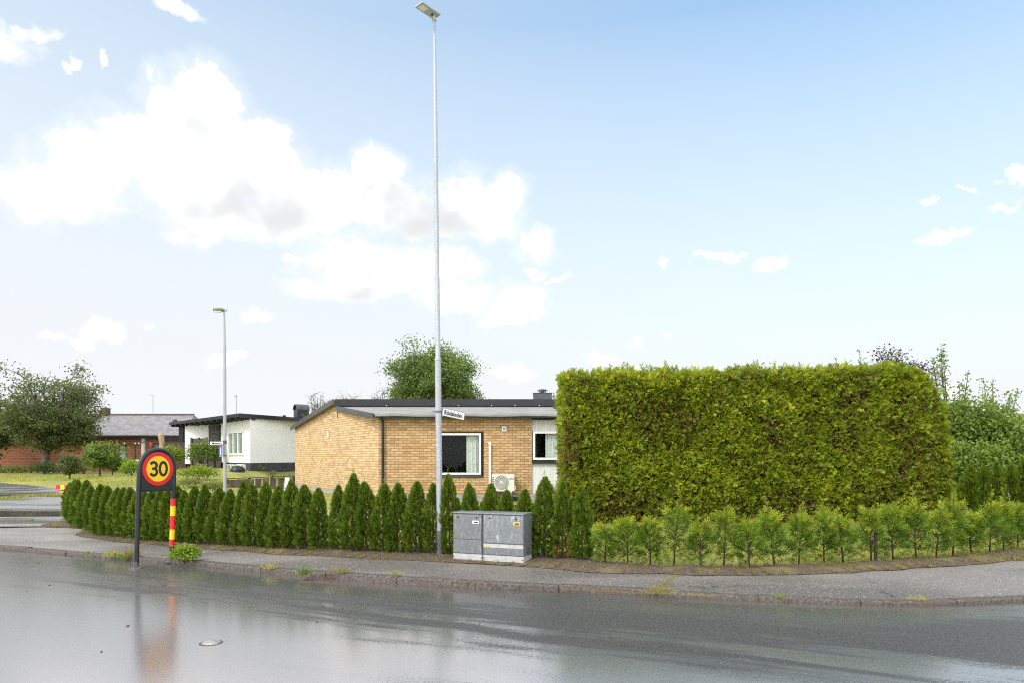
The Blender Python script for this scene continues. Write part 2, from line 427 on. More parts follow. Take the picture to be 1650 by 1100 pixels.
def m_pave(name, dark=1.0, puddle=False):
    m, g, out = new_mat(name)
    oc = g.n('ShaderNodeTexCoord').outputs['Object']
    fine = g.noise(oc, 26, 5, 0.9); big = g.noise(oc, 0.8, 5, 0.6); mid = g.noise(oc, 6, 4, 0.6)
    c = g.mix(g.mrange(fine, 0.35, 0.7), (0.055 * dark, 0.047 * dark, 0.041 * dark), (0.22 * dark, 0.192 * dark, 0.17 * dark))
    c = g.mix(g.mrange(big, 0.4, 0.65, 0, 0.45), c, (0.085 * dark, 0.08 * dark, 0.075 * dark))
    c = g.mix(g.mrange(mid, 0.5, 0.75, 0, 0.25), c, (0.07, 0.062, 0.052))
    c = g.mix(g.math('MULTIPLY', g.mrange(g.noise(oc, 34, 2), 0.60, 0.68), 0.75), c, (0.40, 0.36, 0.33))      # pale chippings
    crack = g.n('ShaderNodeTexVoronoi', {'Vector': g.vmath('ADD', oc, g.vmath('MULTIPLY', g.noise(oc, 2.5, 4, 0.6, out=1), (0.5, 0.5, 0))), 'Scale': 0.42}, feature='DISTANCE_TO_EDGE').outputs['Distance']
    ck = g.math('MULTIPLY', g.math('LESS_THAN', crack, 0.004), g.mrange(big, 0.48, 0.56))
    c = g.mix(g.math('MULTIPLY', ck, 0.8), c, (0.02, 0.018, 0.016))
    wet = g.mrange(g.noise(g.mapping(oc, (0.35, 1.0, 1)), 0.7, 4, 0.55), 0.42, 0.62)
    if puddle:
        pd = g.noise(g.mapping(oc, (0.05, 0.5, 1), loc=(0.3, 0.2, 0)), 1.0, 3, 0.4)
        sy = g.n('ShaderNodeSeparateXYZ', {0: oc}).outputs[1]
        hollow = g.math('MULTIPLY', g.mrange(sy, 15.6, 17.2), g.mrange(sy, 20.2, 18.6))
        pool = g.mrange(g.math('ADD', pd, g.math('MULTIPLY', hollow, 0.2)), 0.56, 0.62)
        rough = g.math('MULTIPLY', g.mrange(wet, 0, 1, 0.32, 0.16, smooth=False), g.mrange(pool, 0, 1, 1.0, 0.08, smooth=False))
        st = g.mrange(pool, 0, 1, 0.3, 0.0, smooth=False)
        ior = g.mrange(wet, 0, 1, 1.6, 2.0, smooth=False)
    else:
        rough = g.mrange(wet, 0, 1, 0.62, 0.4, smooth=False); st = 0.8
        ior = 1.3
    nm = g.bump(fine, st, 0.005)
    fr = g.n('ShaderNodeFresnel', {'IOR': ior, 'Normal': nm}).outputs[0]
    df = g.n('ShaderNodeBsdfDiffuse', {'Color': c, 'Normal': nm})
    gl = g.n('ShaderNodeBsdfGlossy', {'Color': (0.95, 0.89, 0.83, 1) if not puddle else (1.0, 0.99, 0.98, 1), 'Roughness': rough, 'Normal': nm})
    fr = g.math('MULTIPLY', fr, 0.9 if puddle else g.mrange(fine, 0.3, 0.7, 0.75, 0.3))
    mx = g.n('ShaderNodeMixShader', {0: fr, 1: df.outputs[0], 2: gl.outputs[0]})
    g.t.links.new(mx.outputs[0], out.inputs[0]); return m
M['pave'] = m_pave('pavement_asphalt', 0.95)
M['sideroad'] = m_pave('side_road_wet_asphalt', 0.85, True)
def m_kerb():
    m, g, out = new_mat('granite_kerb')
    oc = g.n('ShaderNodeTexCoord').outputs['Object']
    n1 = g.noise(oc, 30, 5, 0.7); n2 = g.noise(oc, 3, 4); nz = g.n('ShaderNodeNewGeometry').outputs['Normal']
    c = g.mix(g.mrange(n1, 0.35, 0.7), (0.045, 0.035, 0.028), (0.15, 0.128, 0.112))
    c = g.mix(g.mrange(n2, 0.45, 0.65, 0, 0.55), c, (0.10, 0.075, 0.055))
    principled(g, out, c, 0.7, g.bump(n1, 0.8, 0.015)); return m
M['kerb'] = m_kerb()
def m_soil():
    m, g, out = new_mat('bare_soil')
    oc = g.n('ShaderNodeTexCoord').outputs['Object']
    n1 = g.noise(oc, 28, 6, 0.7); n2 = g.noise(oc, 2.2, 4, 0.6); n3 = g.noise(oc, 90, 3)
    c = g.mix(g.mrange(n1, 0.35, 0.68), (0.06, 0.042, 0.028), (0.17, 0.125, 0.085))
    c = g.mix(g.mrange(n2, 0.5, 0.66, 0, 0.7), c, (0.22, 0.175, 0.075))
    c = g.mix(g.mrange(n3, 0.66, 0.72, 0, 0.6), c, (0.33, 0.27, 0.17))
    principled(g, out, c, 0.95, g.bump(n1, 0.9, 0.03)); return m
M['soil'] = m_soil()
def m_lawn():
    m, g, out = new_mat('lawn_ground')
    oc = g.n('ShaderNodeTexCoord').outputs['Object']
    n1 = g.noise(oc, 0.7, 5, 0.65); n2 = g.noise(oc, 14, 5, 0.7)
    c = g.mix(g.mrange(n1, 0.35, 0.62), (0.22, 0.25, 0.035), (0.40, 0.36, 0.10))
    c = g.mix(g.mrange(n2, 0.4, 0.7, 0, 0.55), c, (0.15, 0.18, 0.028))
    principled(g, out, c, 0.95, g.bump(n2, 1.0, 0.06)); return m
M['lawn'] = m_lawn()

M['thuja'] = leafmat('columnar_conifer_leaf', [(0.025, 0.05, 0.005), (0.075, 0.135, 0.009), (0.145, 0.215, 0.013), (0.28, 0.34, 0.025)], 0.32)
M['thuja_dead'] = leafmat('dead_conifer_leaf', [(0.10, 0.05, 0.02), (0.30, 0.14, 0.05), (0.42, 0.2, 0.08)], 0.2)
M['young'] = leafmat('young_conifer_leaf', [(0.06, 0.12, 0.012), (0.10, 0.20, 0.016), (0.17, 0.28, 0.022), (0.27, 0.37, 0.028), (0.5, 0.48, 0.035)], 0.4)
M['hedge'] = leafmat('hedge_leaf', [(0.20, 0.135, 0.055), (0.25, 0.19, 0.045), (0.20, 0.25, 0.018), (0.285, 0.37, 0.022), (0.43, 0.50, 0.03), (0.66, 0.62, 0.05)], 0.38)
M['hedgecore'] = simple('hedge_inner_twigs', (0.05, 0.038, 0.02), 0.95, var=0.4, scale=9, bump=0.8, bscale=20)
M['treeleaf'] = leafmat('tree_leaf_green', [(0.07, 0.095, 0.03), (0.125, 0.16, 0.045), (0.19, 0.23, 0.07), (0.27, 0.3, 0.11)], 0.42)
M['treeleaf2'] = leafmat('tree_leaf_light', [(0.09, 0.14, 0.03), (0.15, 0.22, 0.045), (0.22, 0.3, 0.07), (0.3, 0.37, 0.1)], 0.42)
M['bushbright'] = leafmat('bush_leaf_bright', [(0.12, 0.2, 0.015), (0.19, 0.3, 0.02), (0.27, 0.37, 0.03), (0.36, 0.44, 0.05)], 0.42)
M['bushdark'] = leafmat('bush_leaf_dark', [(0.035, 0.07, 0.016), (0.07, 0.125, 0.024), (0.12, 0.18, 0.034)], 0.3)
M['bushmid'] = leafmat('bush_leaf_mid', [(0.08, 0.14, 0.024), (0.15, 0.23, 0.035), (0.23, 0.33, 0.055), (0.35, 0.43, 0.09)], 0.42)
M['bushpale'] = leafmat('bush_leaf_pale', [(0.13, 0.16, 0.045), (0.2, 0.23, 0.06), (0.28, 0.29, 0.1)], 0.3)
M['yellowleaf'] = leafmat('yellow_green_leaf', [(0.17, 0.2, 0.02), (0.30, 0.31, 0.03), (0.42, 0.38, 0.04)], 0.3)
M['copper'] = leafmat('copper_beech_leaf', [(0.04, 0.022, 0.028), (0.075, 0.04, 0.048), (0.12, 0.075, 0.08)], 0.25)
M['grass'] = leafmat('grass_blade', [(0.18, 0.23, 0.025), (0.34, 0.37, 0.05), (0.48, 0.46, 0.1), (0.56, 0.49, 0.18)], 0.4)
M['drygrass'] = leafmat('dry_grass_blade', [(0.2, 0.15, 0.05), (0.34, 0.26, 0.09), (0.3, 0.29, 0.06), (0.22, 0.25, 0.04)], 0.3)

# ------------------------------------------------------------------ foliage generators
def unit(v): return v / np.maximum(1e-9, np.linalg.norm(v, axis=-1, keepdims=True))
def frond_template(spikes):
    vs = []
    for (b, a, l, w) in spikes:
        a = math.radians(a); d = np.array([math.cos(a), math.sin(a)]); p = np.array([-d[1], d[0]])
        o = np.array([b, 0.0])
        for q in (o, o + d * l * 0.45 + p * w, o + d * l, o + d * l * 0.45 - p * w):
            vs.append((q[0], q[1]))
    return np.array(vs)
FR7 = frond_template([(0, 0, 1.0, 0.075), (0.1, 48, 0.55, 0.07), (0.16, -46, 0.55, 0.07), (0.38, 42, 0.46, 0.065), (0.44, -42, 0.46, 0.065), (0.64, 36, 0.32, 0.055), (0.68, -36, 0.30, 0.055)])
FR9 = frond_template([(0, 0, 1.0, 0.03)] + [(0.12 + .13 * k, (40 - 2 * k) * (1 if k % 2 else -1), 0.58 - .075 * k, 0.028) for k in range(6)] + [(0.2 + .16 * k, (40 - 2 * k) * (-1 if k % 2 else 1), 0.5 - .09 * k, 0.028) for k in range(4)])
FR5 = frond_template([(0, 0, 1.0, 0.10), (0.12, 45, 0.6, 0.10), (0.18, -45, 0.6, 0.10), (0.5, 38, 0.42, 0.085), (0.55, -38, 0.42, 0.085)])
LEAF1 = np.array([(0, 0), (0.45, 0.3), (1, 0), (0.45, -0.3)], dtype=float)

def fronds(pos, axis, nrm, size, rnd, tmpl, droop=0.15):
    """returns verts (N*k,3) and rnd per vert"""
    pos = np.asarray(pos, float); axis = unit(np.asarray(axis, float))
    lat = unit(np.cross(nrm, axis)); n2 = np.cross(axis, lat)
    u = tmpl[:, 0][None, :, None]; v = tmpl[:, 1][None, :, None]
    size = np.asarray(size, float)[:, None, None]
    P = pos[:, None, :] + size * (axis[:, None, :] * u + lat[:, None, :] * v - n2[:, None, :] * droop * (u ** 2 + 0.6 * v ** 2))
    k = tmpl.shape[0]
    return P.reshape(-1, 3), np.repeat(np.asarray(rnd, float), k)
def quads_obj(name, V, R, mat, parent=None, origin=None, mats=None, midx=None):
    V = np.asarray(V)
    if origin is not None: V = V - np.array(origin)
    n = len(V)
    return raw_mesh(name, V, np.arange(n), np.arange(0, n, 4), mat, parent, False, attrs={'rnd': R}, mats=mats, midx=midx)
def rand_dirs(n):
    return unit(rng.normal(size=(n, 3)))
def leaves(pos, size, rnd, up=0.35, tmpl=LEAF1):
    n = len(pos)
    ax = rand_dirs(n); ax[:, 2] -= 0.15
    nr = rand_dirs(n); nr[:, 2] = np.abs(nr[:, 2]) + up
    return fronds(pos, ax, unit(nr), size, rnd, tmpl, 0.1)
def fbm(x, y, z, s):
    return mnoise.fractal(Vector((x * s, y * s, z * s)), 1.0, 2.0, 3)

def columnar_mesh(h, R, n, seed, brown=0.0):
    """columnar conifer: upright sprays round a narrow spindle"""
    r = np.random.default_rng(seed)
    t = r.uniform(0, 1, n) ** 0.92
    prof = np.interp(t, [0, 0.06, 0.25, 0.5, 0.75, 0.9, 1.0], [0.70, 0.95, 1.0, 0.90, 0.66, 0.37, 0.07])
    ph = r.uniform(0, 2 * np.pi, n)
    # vertical lobes and clumps make the outline uneven
    k = r.uniform(0, 6.28, 4)
    lob = 1 + 0.13 * np.sin(3 * ph + k[0] + 5 * t) + 0.10 * np.sin(5 * ph + k[1] - 9 * t) + 0.09 * np.sin(17 * t + k[2] + 2 * ph)
    for _ in range(4):      # shoulders: side shoots that bulge out of the column
        ts, ps, am, wd_ = r.uniform(.1, .85), r.uniform(0, 6.28), r.uniform(.1, .42), r.uniform(.05, .13)
        lob = lob + am * np.exp(-((t - ts) / wd_) ** 2) * np.maximum(0, np.cos(ph - ps)) ** 2
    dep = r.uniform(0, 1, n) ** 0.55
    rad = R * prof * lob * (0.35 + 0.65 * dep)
    z = 0.02 + t * (h - 0.17)
    lx = 0.05 * R * np.sin(k[3] + 4 * t)
    pos = np.stack([rad * np.cos(ph) + lx, rad * np.sin(ph), z], 1)
    out = np.stack([np.cos(ph), np.sin(ph), 0 * ph], 1)
    tilt = np.interp(t, [0, 0.15, 0.8, 1], [0.75, 1.1, 1.9, 5])
    ax = out + np.stack([r.normal(0, .35, n), r.normal(0, .35, n), tilt + r.normal(0, .3, n)], 1)
    nr = np.stack([-np.sin(ph), np.cos(ph), 0 * ph], 1) + r.normal(0, .55, (n, 3))
    size = r.uniform(0.055, 0.1, n) * np.interp(t, [0, .9, 1], [1, .95, .8])
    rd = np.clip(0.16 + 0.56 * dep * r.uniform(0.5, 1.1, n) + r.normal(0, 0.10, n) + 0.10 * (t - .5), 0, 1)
    V, Rn = fronds(pos, ax, nr, size, rd, FR7)
    # leader shoot above the crown
    m = 16
    tt = r.uniform(0, 1, m)
    p2 = np.stack([r.normal(0, .008, m) + lx[0] * 0, r.normal(0, .008, m), h - 0.2 + tt * 0.18], 1)
    a2 = np.stack([r.normal(0, .5, m), r.normal(0, .5, m), np.full(m, 1.6)], 1)
    V2, R2 = fronds(p2, a2, rand_dirs(m), r.uniform(.04, .075, m) * (1.1 - .5 * tt), r.uniform(.6, 1, m), FR9)
    dead = (t < 0.33) & (r.uniform(0, 1, n) < brown * np.interp(t, [0, .33], [1, 0.2]))
    di = np.concatenate([np.repeat(dead.astype(int), 7), np.zeros(m * 11, int)])
    return np.vstack([V, V2]), np.concatenate([Rn, R2]), di

def tree_limbs(base, fork, ends, r0, rnd_=random, wob=0.12):
    """trunk plus curved limbs and twigs; returns MB and twig end points"""
    mb = MB(); tips = []
    base, fork = Vector(base), Vector(fork)
    mid = base.lerp(fork, .5) + Vector((rnd_.uniform(-wob, wob), rnd_.uniform(-wob, wob), 0)) * (fork - base).length * .3
    mb.tube([base - Vector((0, 0, .1)), base, mid, fork], [r0 * 1.5, r0 * 1.2, r0, r0 * .92], 10)
    for e in ends:
        e = Vector(e); L = (e - fork).length
        c = fork.lerp(e, .45) + Vector((rnd_.uniform(-1, 1), rnd_.uniform(-1, 1), rnd_.uniform(0.0, 1.0))) * L * wob
        pts = [fork * (1 - t) ** 2 + c * 2 * t * (1 - t) + e * t * t for t in (0, .25, .5, .75, 1)]
        pts = [p + Vector((rnd_.uniform(-1, 1), rnd_.uniform(-1, 1), rnd_.uniform(-1, 1))) * L * .03 * (0 < i < 4) for i, p in enumerate(pts)]
        rr = r0 * rnd_.uniform(.42, .6)
        mb.tube(pts, [rr, rr * .8, rr * .55, rr * .38, rr * .12], 7)
        tips.append((e, L * .22))
        for _ in range(5):
            t = rnd_.uniform(.35, .95); i = min(3, int(t * 4)); p = pts[i].lerp(pts[i + 1], t * 4 - i)
            q = p + Vector((rnd_.gauss(0, 1), rnd_.gauss(0, 1), rnd_.gauss(.25, .7))).normalized() * L * rnd_.uniform(.22, .42)
            m2 = p.lerp(q, .5) + Vector((0, 0, L * .03))
            mb.tube([p, m2, q], [rr * .35, rr * .22, rr * .06], 5)
            tips.append((q, L * .2))
    return mb, tips

def broad_tree(name, base, fork_h, crown_c, crown_r, label, n_limb=12, per=120, leaf=0.16, r0=0.16, leafmat_='treeleaf', bark='bark', group=None, cat='tree', spread=1.0, seed=1, fill=0.25, cut=.45):
    rr = random.Random(seed); base = Vector(base); cc = Vector(crown_c)
    root = thing(name, base, label, cat, group)
    fork = Vector((lerp(base.x, cc.x, .3), lerp(base.y, cc.y, .3), base.z + fork_h))
    ends = []
    for i in range(n_limb):
        a = 2.399963 * i + rr.uniform(-.3, .3); zz = lerp(-.75, .95, (i + .5) / n_limb)
        s = math.sqrt(max(0, 1 - zz * zz)); q = rr.uniform(.72, .95)
        ends.append((cc.x + crown_r[0] * s * math.cos(a) * q, cc.y + crown_r[1] * s * math.sin(a) * q, max(base.z + fork_h * .8, cc.z + crown_r[2] * zz * q)))
    mb, tips = tree_limbs(base, fork, ends, r0, rr)
    o = mb.build('trunk', M[bark], root, base, True)
    P = []; Rv = []
    r2 = np.random.default_rng(seed)
    for (e, rad) in tips:
        k = max(8, int(per * rr.uniform(.6, 1.3)))
        g_ = r2.normal(0, 1, (k, 3)) * np.array([1, 1, .7]) * rad * .55 * spread
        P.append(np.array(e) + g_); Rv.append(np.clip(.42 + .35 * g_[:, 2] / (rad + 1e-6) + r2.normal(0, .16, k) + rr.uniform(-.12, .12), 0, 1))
    k = int(per * len(tips) * fill)
    dv = rand_dirs(k) * (r2.uniform(0.2, 1, (k, 1)) ** .4) * np.array(crown_r) * .8
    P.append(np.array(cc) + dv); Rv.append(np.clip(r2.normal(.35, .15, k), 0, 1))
    P = np.vstack(P); Rv = np.concatenate(Rv)
    rr_ = np.hypot(P[:, 0] - cc.x, P[:, 1] - cc.y) / crown_r[0]
    keep = P[:, 2] > base.z + fork_h * (cut - .45 * np.clip(rr_, 0, 1) * (cut > .6)) + r2.normal(0, .12, len(P)) * (cut > .6)
    P = P[keep]; Rv = Rv[keep]
    V, Ra = leaves(P, r2.uniform(.7, 1.3, len(P)) * leaf, Rv)
    quads_obj('crown', V, Ra, M[leafmat_], root, base)
    return root

def bush(name, base, w, dpt, h, label, mat, n=900, leaf=0.09, group=None, cat='shrub', seed=1, stems=6, lumps=9, low=0.0, edge=.35):
    rr = random.Random(seed); r2 = np.random.default_rng(seed); base = Vector(base)
    root = thing(name, base, label, cat, group)
    cs = []
    for i in range(lumps):
        a = 2.399963 * i + rr.uniform(-.4, .4); q = math.sqrt((i + .5) / lumps)
        zz = lerp(.82, edge + low, q) * h * rr.uniform(.85, 1.08)
        cs.append((base.x + w * .5 * .72 * q * math.cos(a), base.y + dpt * .5 * .72 * q * math.sin(a), base.z + zz))
    sm = MB()
    for c in cs[:max(stems, 1)]:
        c = Vector(c); m_ = base.lerp(c, .5) + Vector((0, 0, h * .08))
        sm.tube([base - Vector((0, 0, .03)), m_, c], [max(.008, h * .014), h * .01, .003], 5)
    sm.build('stem', M['bark'], root, base, True)
    P = []; Rv = []
    for c in cs:
        k = n // lumps
        rad = np.array([w * .27, dpt * .27, h * .25])
        dv = rand_dirs(k) * (r2.uniform(0, 1, (k, 1)) ** .35)
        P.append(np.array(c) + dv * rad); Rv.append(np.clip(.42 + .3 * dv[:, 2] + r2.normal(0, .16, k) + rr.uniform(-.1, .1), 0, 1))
    P = np.vstack(P); Rv = np.concatenate(Rv)
    ok = P[:, 2] > base.z + .01; P = P[ok]; Rv = Rv[ok]
    V, Ra = leaves(P, r2.uniform(.7, 1.35, len(P)) * leaf, Rv)
    quads_obj('foliage', V, Ra, M[mat], root, base)
    return root
#PART2
# ------------------------------------------------------------------ camera
cam = bpy.data.cameras.new('camera'); co = bpy.data.objects.new('camera', cam); COL.objects.link(co)
co.location = (0, 0, CH); co.rotation_euler = (math.radians(90), 0, 0)
cam.sensor_width = 36; cam.lens = 24.0; cam.shift_y = 185 / 1650; cam.clip_end = 5000; cam.clip_start = 0.1
scene.camera = co

# ------------------------------------------------------------------ ground
KERB = [(-900, 872), (-500, 874), (-200, 877), (0, 885), (121, 895), (218, 903), (315, 910.5), (400, 919), (551, 933), (703, 944), (900, 953), (1059, 960), (1264, 970), (1468, 975), (1650, 969), (1850, 958), (2200, 935), (2700, 905)]
kp = [flat(x, y) for x, y in KERB]
def resample(pts, step):
    """Catmull-Rom through pts, sampled about every step metres"""
    out = []
    P = [Vector(p) for p in pts]
    P = [P[0] * 2 - P[1]] + P + [P[-1] * 2 - P[-2]]
    for i in range(1, len(P) - 2):
        n = max(1, int((P[i + 1] - P[i]).length / step))
        for k in range(n):
            t = k / n
            out.append(0.5 * ((2 * P[i]) + (-P[i - 1] + P[i + 1]) * t + (2 * P[i - 1] - 5 * P[i] + 4 * P[i + 1] - P[i + 2]) * t * t + (-P[i - 1] + 3 * P[i] - 3 * P[i + 1] + P[i + 2]) * t ** 3))
    out.append(P[-2]); return out
kc = resample(kp, 0.25)
def kerb_y(x): return float(np.interp(x, [p.x for p in kc], [p.y for p in kc]))
def kh(x): return float(np.interp(x, [-8, -5, -1, 2, 4, 6], [0.06, 0.06, 0.092, 0.065, 0.045, 0.045]))

def lawn_grid():
    xs = np.concatenate([np.linspace(-900, -70, 10), np.arange(-60, 40, 0.8), np.linspace(41, 900, 10)])
    ys = np.concatenate([np.linspace(-60, 4, 6), np.arange(5, 62, 0.6), np.linspace(63, 1500, 14)])
    nx, ny = len(xs), len(ys); V = []
    for y in ys:
        for x in xs:
            z = T(x, y)
            ky = kerb_y(x) if -20 < x < 14 else (12 if x <= -20 else 1e3 if False else kerb_y(x))
            if y < ky + 1.3: z = -0.08
            elif y < 60: z += 0.02 * sstep((y - ky - 2.4) / 2) * mnoise.noise(Vector((x * .5, y * .5, 0)))
            V.append((x, y, z))
    L = []; S = []
    for j in range(ny - 1):
        for i in range(nx - 1):
            S.append(len(L)); a = j * nx + i; L += [a, a + 1, a + nx + 1, a + nx]
    o = raw_mesh('ground', V, L, S, M['lawn'], smooth=True); tag(o, kind='structure')
lawn_grid()

def loft(name, A, B, n, mat, zf, attr=None, kind='structure'):
    """sheet between two polylines"""
    m = len(A); V = []; L = []; S = []
    for i in range(m):
        for k in range(n + 1):
            p = Vector(A[i]).lerp(Vector(B[i]), k / n); z = zf(p, k / n)
            V.append((p.x, p.y, z))
    for i in range(m - 1):
        for k in range(n):
            a = i * (n + 1) + k; S.append(len(L)); L += [a, a + n + 1, a + n + 2, a + 1]
    o = raw_mesh(name, V, L, S, mat, smooth=True, attrs={'off': [attr(v) for v in V]} if attr else None)
    # make it face up
    if o.data.polygons[0].normal.z < 0: o.data.flip_normals()
    tag(o, kind=kind); return o
# main road: from the kerb line towards and past the camera
loft('road', [(p.x, p.y + 0.01, 0) for p in kc], [(p.x * 1.6, -30, 0) for p in kc], []and 0 or 150, M['road'], lambda p, t: 0.0, attr=lambda v: kerb_y(v[0]) - v[1])

# kerb stones (one structure, cut into stones)
def build_kerb():
    mb = MB(); acc = 0; i0 = 0; W = 0.13
    def nrm(i):
        d = (kc[min(i + 1, len(kc) - 1)] - kc[max(i - 1, 0)]).normalized(); return Vector((-d.y, d.x, 0))
    i = 0
    while i < len(kc) - 1:
        if kc[i].x < -22 or kc[i].x > 13: i += 1; continue
        j = min(len(kc) - 1, i + 4)
        jz = random.uniform(-.008, .008); jo = random.uniform(-.012, .012)
        for k in range(i, j):
            a, b = kc[k], kc[k + 1]; na, nb = nrm(k), nrm(k + 1)
            if k == i: a = a.lerp(b, .014)
            if k == j - 1: b = b.lerp(kc[k], .014)
            ha, hb = kh(a.x) + jz, kh(b.x) + jz
            def P(p, n_, off, z): q = p + n_ * (off + jo); return (q.x, q.y, z)
            sec = [(-0.0, -.05, 0), (0.0, -.018, 1), (0.02, 0.0, 1), (W, .0, 1), (W, -.06, 0)]
            ra = [P(a, na, o_, (ha + dz if u else -0.05)) for o_, dz, u in sec]
            rb = [P(b, nb, o_, (hb + dz if u else -0.05)) for o_, dz, u in sec]
            for q in range(4): mb.quad(ra[q], rb[q], rb[q + 1], ra[q + 1])
            if k == i: mb.face(list(reversed(ra)))
            if k == j - 1: mb.face(rb)
        i = j
    o = mb.build('kerb', M['kerb']); tag(o, kind='structure')
build_kerb()

# back edge of the pavement (photo points on the pavement surface)
BACK = [(-60.0, 13.4), (-30.0, 13.6), (-16.0, 14.2)]
bp = [flat(x, y, 0.085) for x, y in [(95, 849), (131, 862), (168, 869), (222, 874), (277, 879), (350, 884), (440, 891), (562, 898), (680, 903), (800, 908), (910, 917), (990, 921), (1095, 924), (1190, 925.5), (1286, 924), (1366, 921), (1445, 916), (1515, 911.5), (1582, 907), (1650, 899.5), (1750, 888), (1900, 872), (2300, 840)]]
back = [Vector((x, y, 0)) for x, y in BACK] + bp
bc = resample(back, 0.2)
kx = np.array([p.x for p in kc]); ky_ = np.array([p.y for p in kc])
def near_kerb(p):
    return None
A = []
for i, p in enumerate(bc):
    # pair each back point with a kerb point at the same fraction along x
    x = lerp(-24, 13.5, 0) if False else p.x
    A.append(x)
# pavement: pairs by horizontal bearing as seen from above the road centre
kk = []
for p in bc:
    best = min(kc, key=lambda q: (q - Vector((p.x, p.y, 0))).length + 0.35 * abs(q.x - p.x))
    kk.append(best)
def off_kerb(q, d):
    i = kc.index(q); t = (kc[min(i + 1, len(kc) - 1)] - kc[max(i - 1, 0)]).normalized()
    return q + Vector((-t.y, t.x, 0)) * d
loft('pavement', [off_kerb(q, 0.12) for q in kk], [p for p in bc], 12, M['pave'],
     lambda p, t: lerp(kh(p.x) - 0.004, 0.085, min(1, t * 1.5)) + 0.006 * mnoise.noise(Vector((p.x * 1.2, p.y * 1.2, 0))))

# side road on the left: behind the pavement corner up to the lawn of the brick terrace
far = [gnd(x, y) for x, y in [(-420, 776), (-200, 777), (-80, 777.5), (0, 778), (33, 781), (74, 785), (108, 789.5)]] + [Vector((-15.2, 27.0, 0)), Vector((-13.6, 27.4, 0))]
far = [Vector((p.x, p.y, 0)) for p in far]
near = [Vector((x, y, 0)) for x, y in [(-44, 13.3), (-30, 13.5), (-20, 13.7), (-15.5, 14.0), (-13, 14.5), (-11.3, 15.0)]] + [Vector((bp[0].x + .25, bp[0].y + .1, 0)), Vector((-10.3, 18, 0)), Vector((-10.9, 22.0, 0))]
loft('side_road', resample(near, 0.6)[:60] if False else near, far, 50, M['sideroad'], lambda p, t: T(p.x, p.y) + 0.03)
# subdivide the first coarse strip sideways is not needed: the terrain is smooth there

# soil bed in front of the plants, from the pavement edge inwards
soil_pts = [p for p in bc if p.x > -10.6 and p.x < 12]
inn = []
for i, p in enumerate(soil_pts):
    t = (soil_pts[min(i + 1, len(soil_pts) - 1)] - soil_pts[max(i - 1, 0)]).normalized()
    nrm_ = Vector((-t.y, t.x, 0)); w = interp(p.x, [(-10.2, 1.5), (-8, 1.5), (-5, 1.2), (0, 1.25), (2, .55), (12, .55)])
    inn.append(p + nrm_ * w)
outn = [p - (q - p).normalized() * (0.06 + 0.11 * mnoise.noise(Vector((p.x * 2.2, p.y * 2.2, 5))) + 0.04 * mnoise.noise(Vector((p.x * 11, p.y * 11, 2)))) for p, q in zip(soil_pts, inn)]
loft('soil_bed', outn, inn, 16, M['soil'], lambda p, t: 0.092 + 0.05 * min(1, t * 2.5) * (1 - max(0, t - .75) * 2.6) + (0.018 if t > 0 else 0.0) * mnoise.noise(Vector((p.x * 6, p.y * 6, 0))) + 0.02 * min(1, 8 * t) * mnoise.noise(Vector((p.x * 1.7, p.y * 1.7, 3))))
# bed running back along the side road under the corner plants
cb = [bp[0], Vector((-10.75, 16.3, 0)), Vector((-11.6, 17.8, 0)), Vector((-13.5, 21.0, 0))]
cbi = [p + Vector((1.3, .35, 0)) for p in cb]
loft('soil_bed', resample(cb, .3), resample(cbi, .3), 8, M['soil'], lambda p, t: 0.105 + 0.03 * math.sin(t * 3.14) + max(0, T(p.x, p.y) - .075) + 0.012 * mnoise.noise(Vector((p.x * 5, p.y * 5, 0))))

# ------------------------------------------------------------------ grass (nobody could count it)
def blades(name, pts, h0, h1, mat, wid=0.006, lean=0.5):
    n = len(pts); ax = np.stack([rng.normal(0, lean, n), rng.normal(0, lean, n), np.ones(n)], 1)
    V, R = fronds(pts, ax, rand_dirs(n), rng.uniform(h0, h1, n), np.clip(rng.normal(.45, .25, n), 0, 1), np.array([(0, wid / .1), (0.6, wid / .13), (1, 0), (0, -wid / .1)]), 0.3)
    o = quads_obj(name, V, R, M[mat]); tag(o, kind='stuff'); return o
pts = []
while len(pts) < 26000:
    d = random.uniform(10.2, 17.0); px = random.uniform(930, 1720); x = xd(px, d)
    pts.append((x, d, T(x, d) - .01 + 0.02 * mnoise.noise(Vector((x * .5, d * .5, 0)))))
blades('lawn_grass', np.array(pts), .04, .11, 'grass')
pts = []
while len(pts) < 14000:
    i = random.randrange(len(soil_pts)); t = random.random() ** 1.4
    p = outn[i].lerp(inn[i], t)
    q = mnoise.noise(Vector((p.x * 1.3, p.y * 1.3, 7)))
    if q + random.gauss(0, .12) > (-.02 if p.x > -3 else -.15): pts.append((p.x, p.y, .10 + .03 * min(1, 2 * t)))
blades('dry_grass', np.array(pts), .02, .065, 'drygrass', .006, 1.3)
pts = []
while len(pts) < 9000:   # far lawn between the side road and the houses
    px = random.uniform(-40, 335); d = random.uniform(26, 40); x = xd(px, d)
    if (d > 32.5 or px > 120): pts.append((x, d, T(x, d)))
blades('far_lawn_grass', np.array(pts), .04, .09, 'grass', .02)
pts = []
for _ in range(2600):    # weeds in the joint between side road and parking strip
    px = random.uniform(-60, 108); yy = interp(px, [(-60, 807), (0, 804.5), (40, 801), (80, 799), (110, 798)]) + random.gauss(0, .8)
    p = gnd(px, yy); pts.append((p.x, p.y, p.z + .03))
blades('verge_grass', np.array(pts), .03, .1, 'grass', .012, .8)

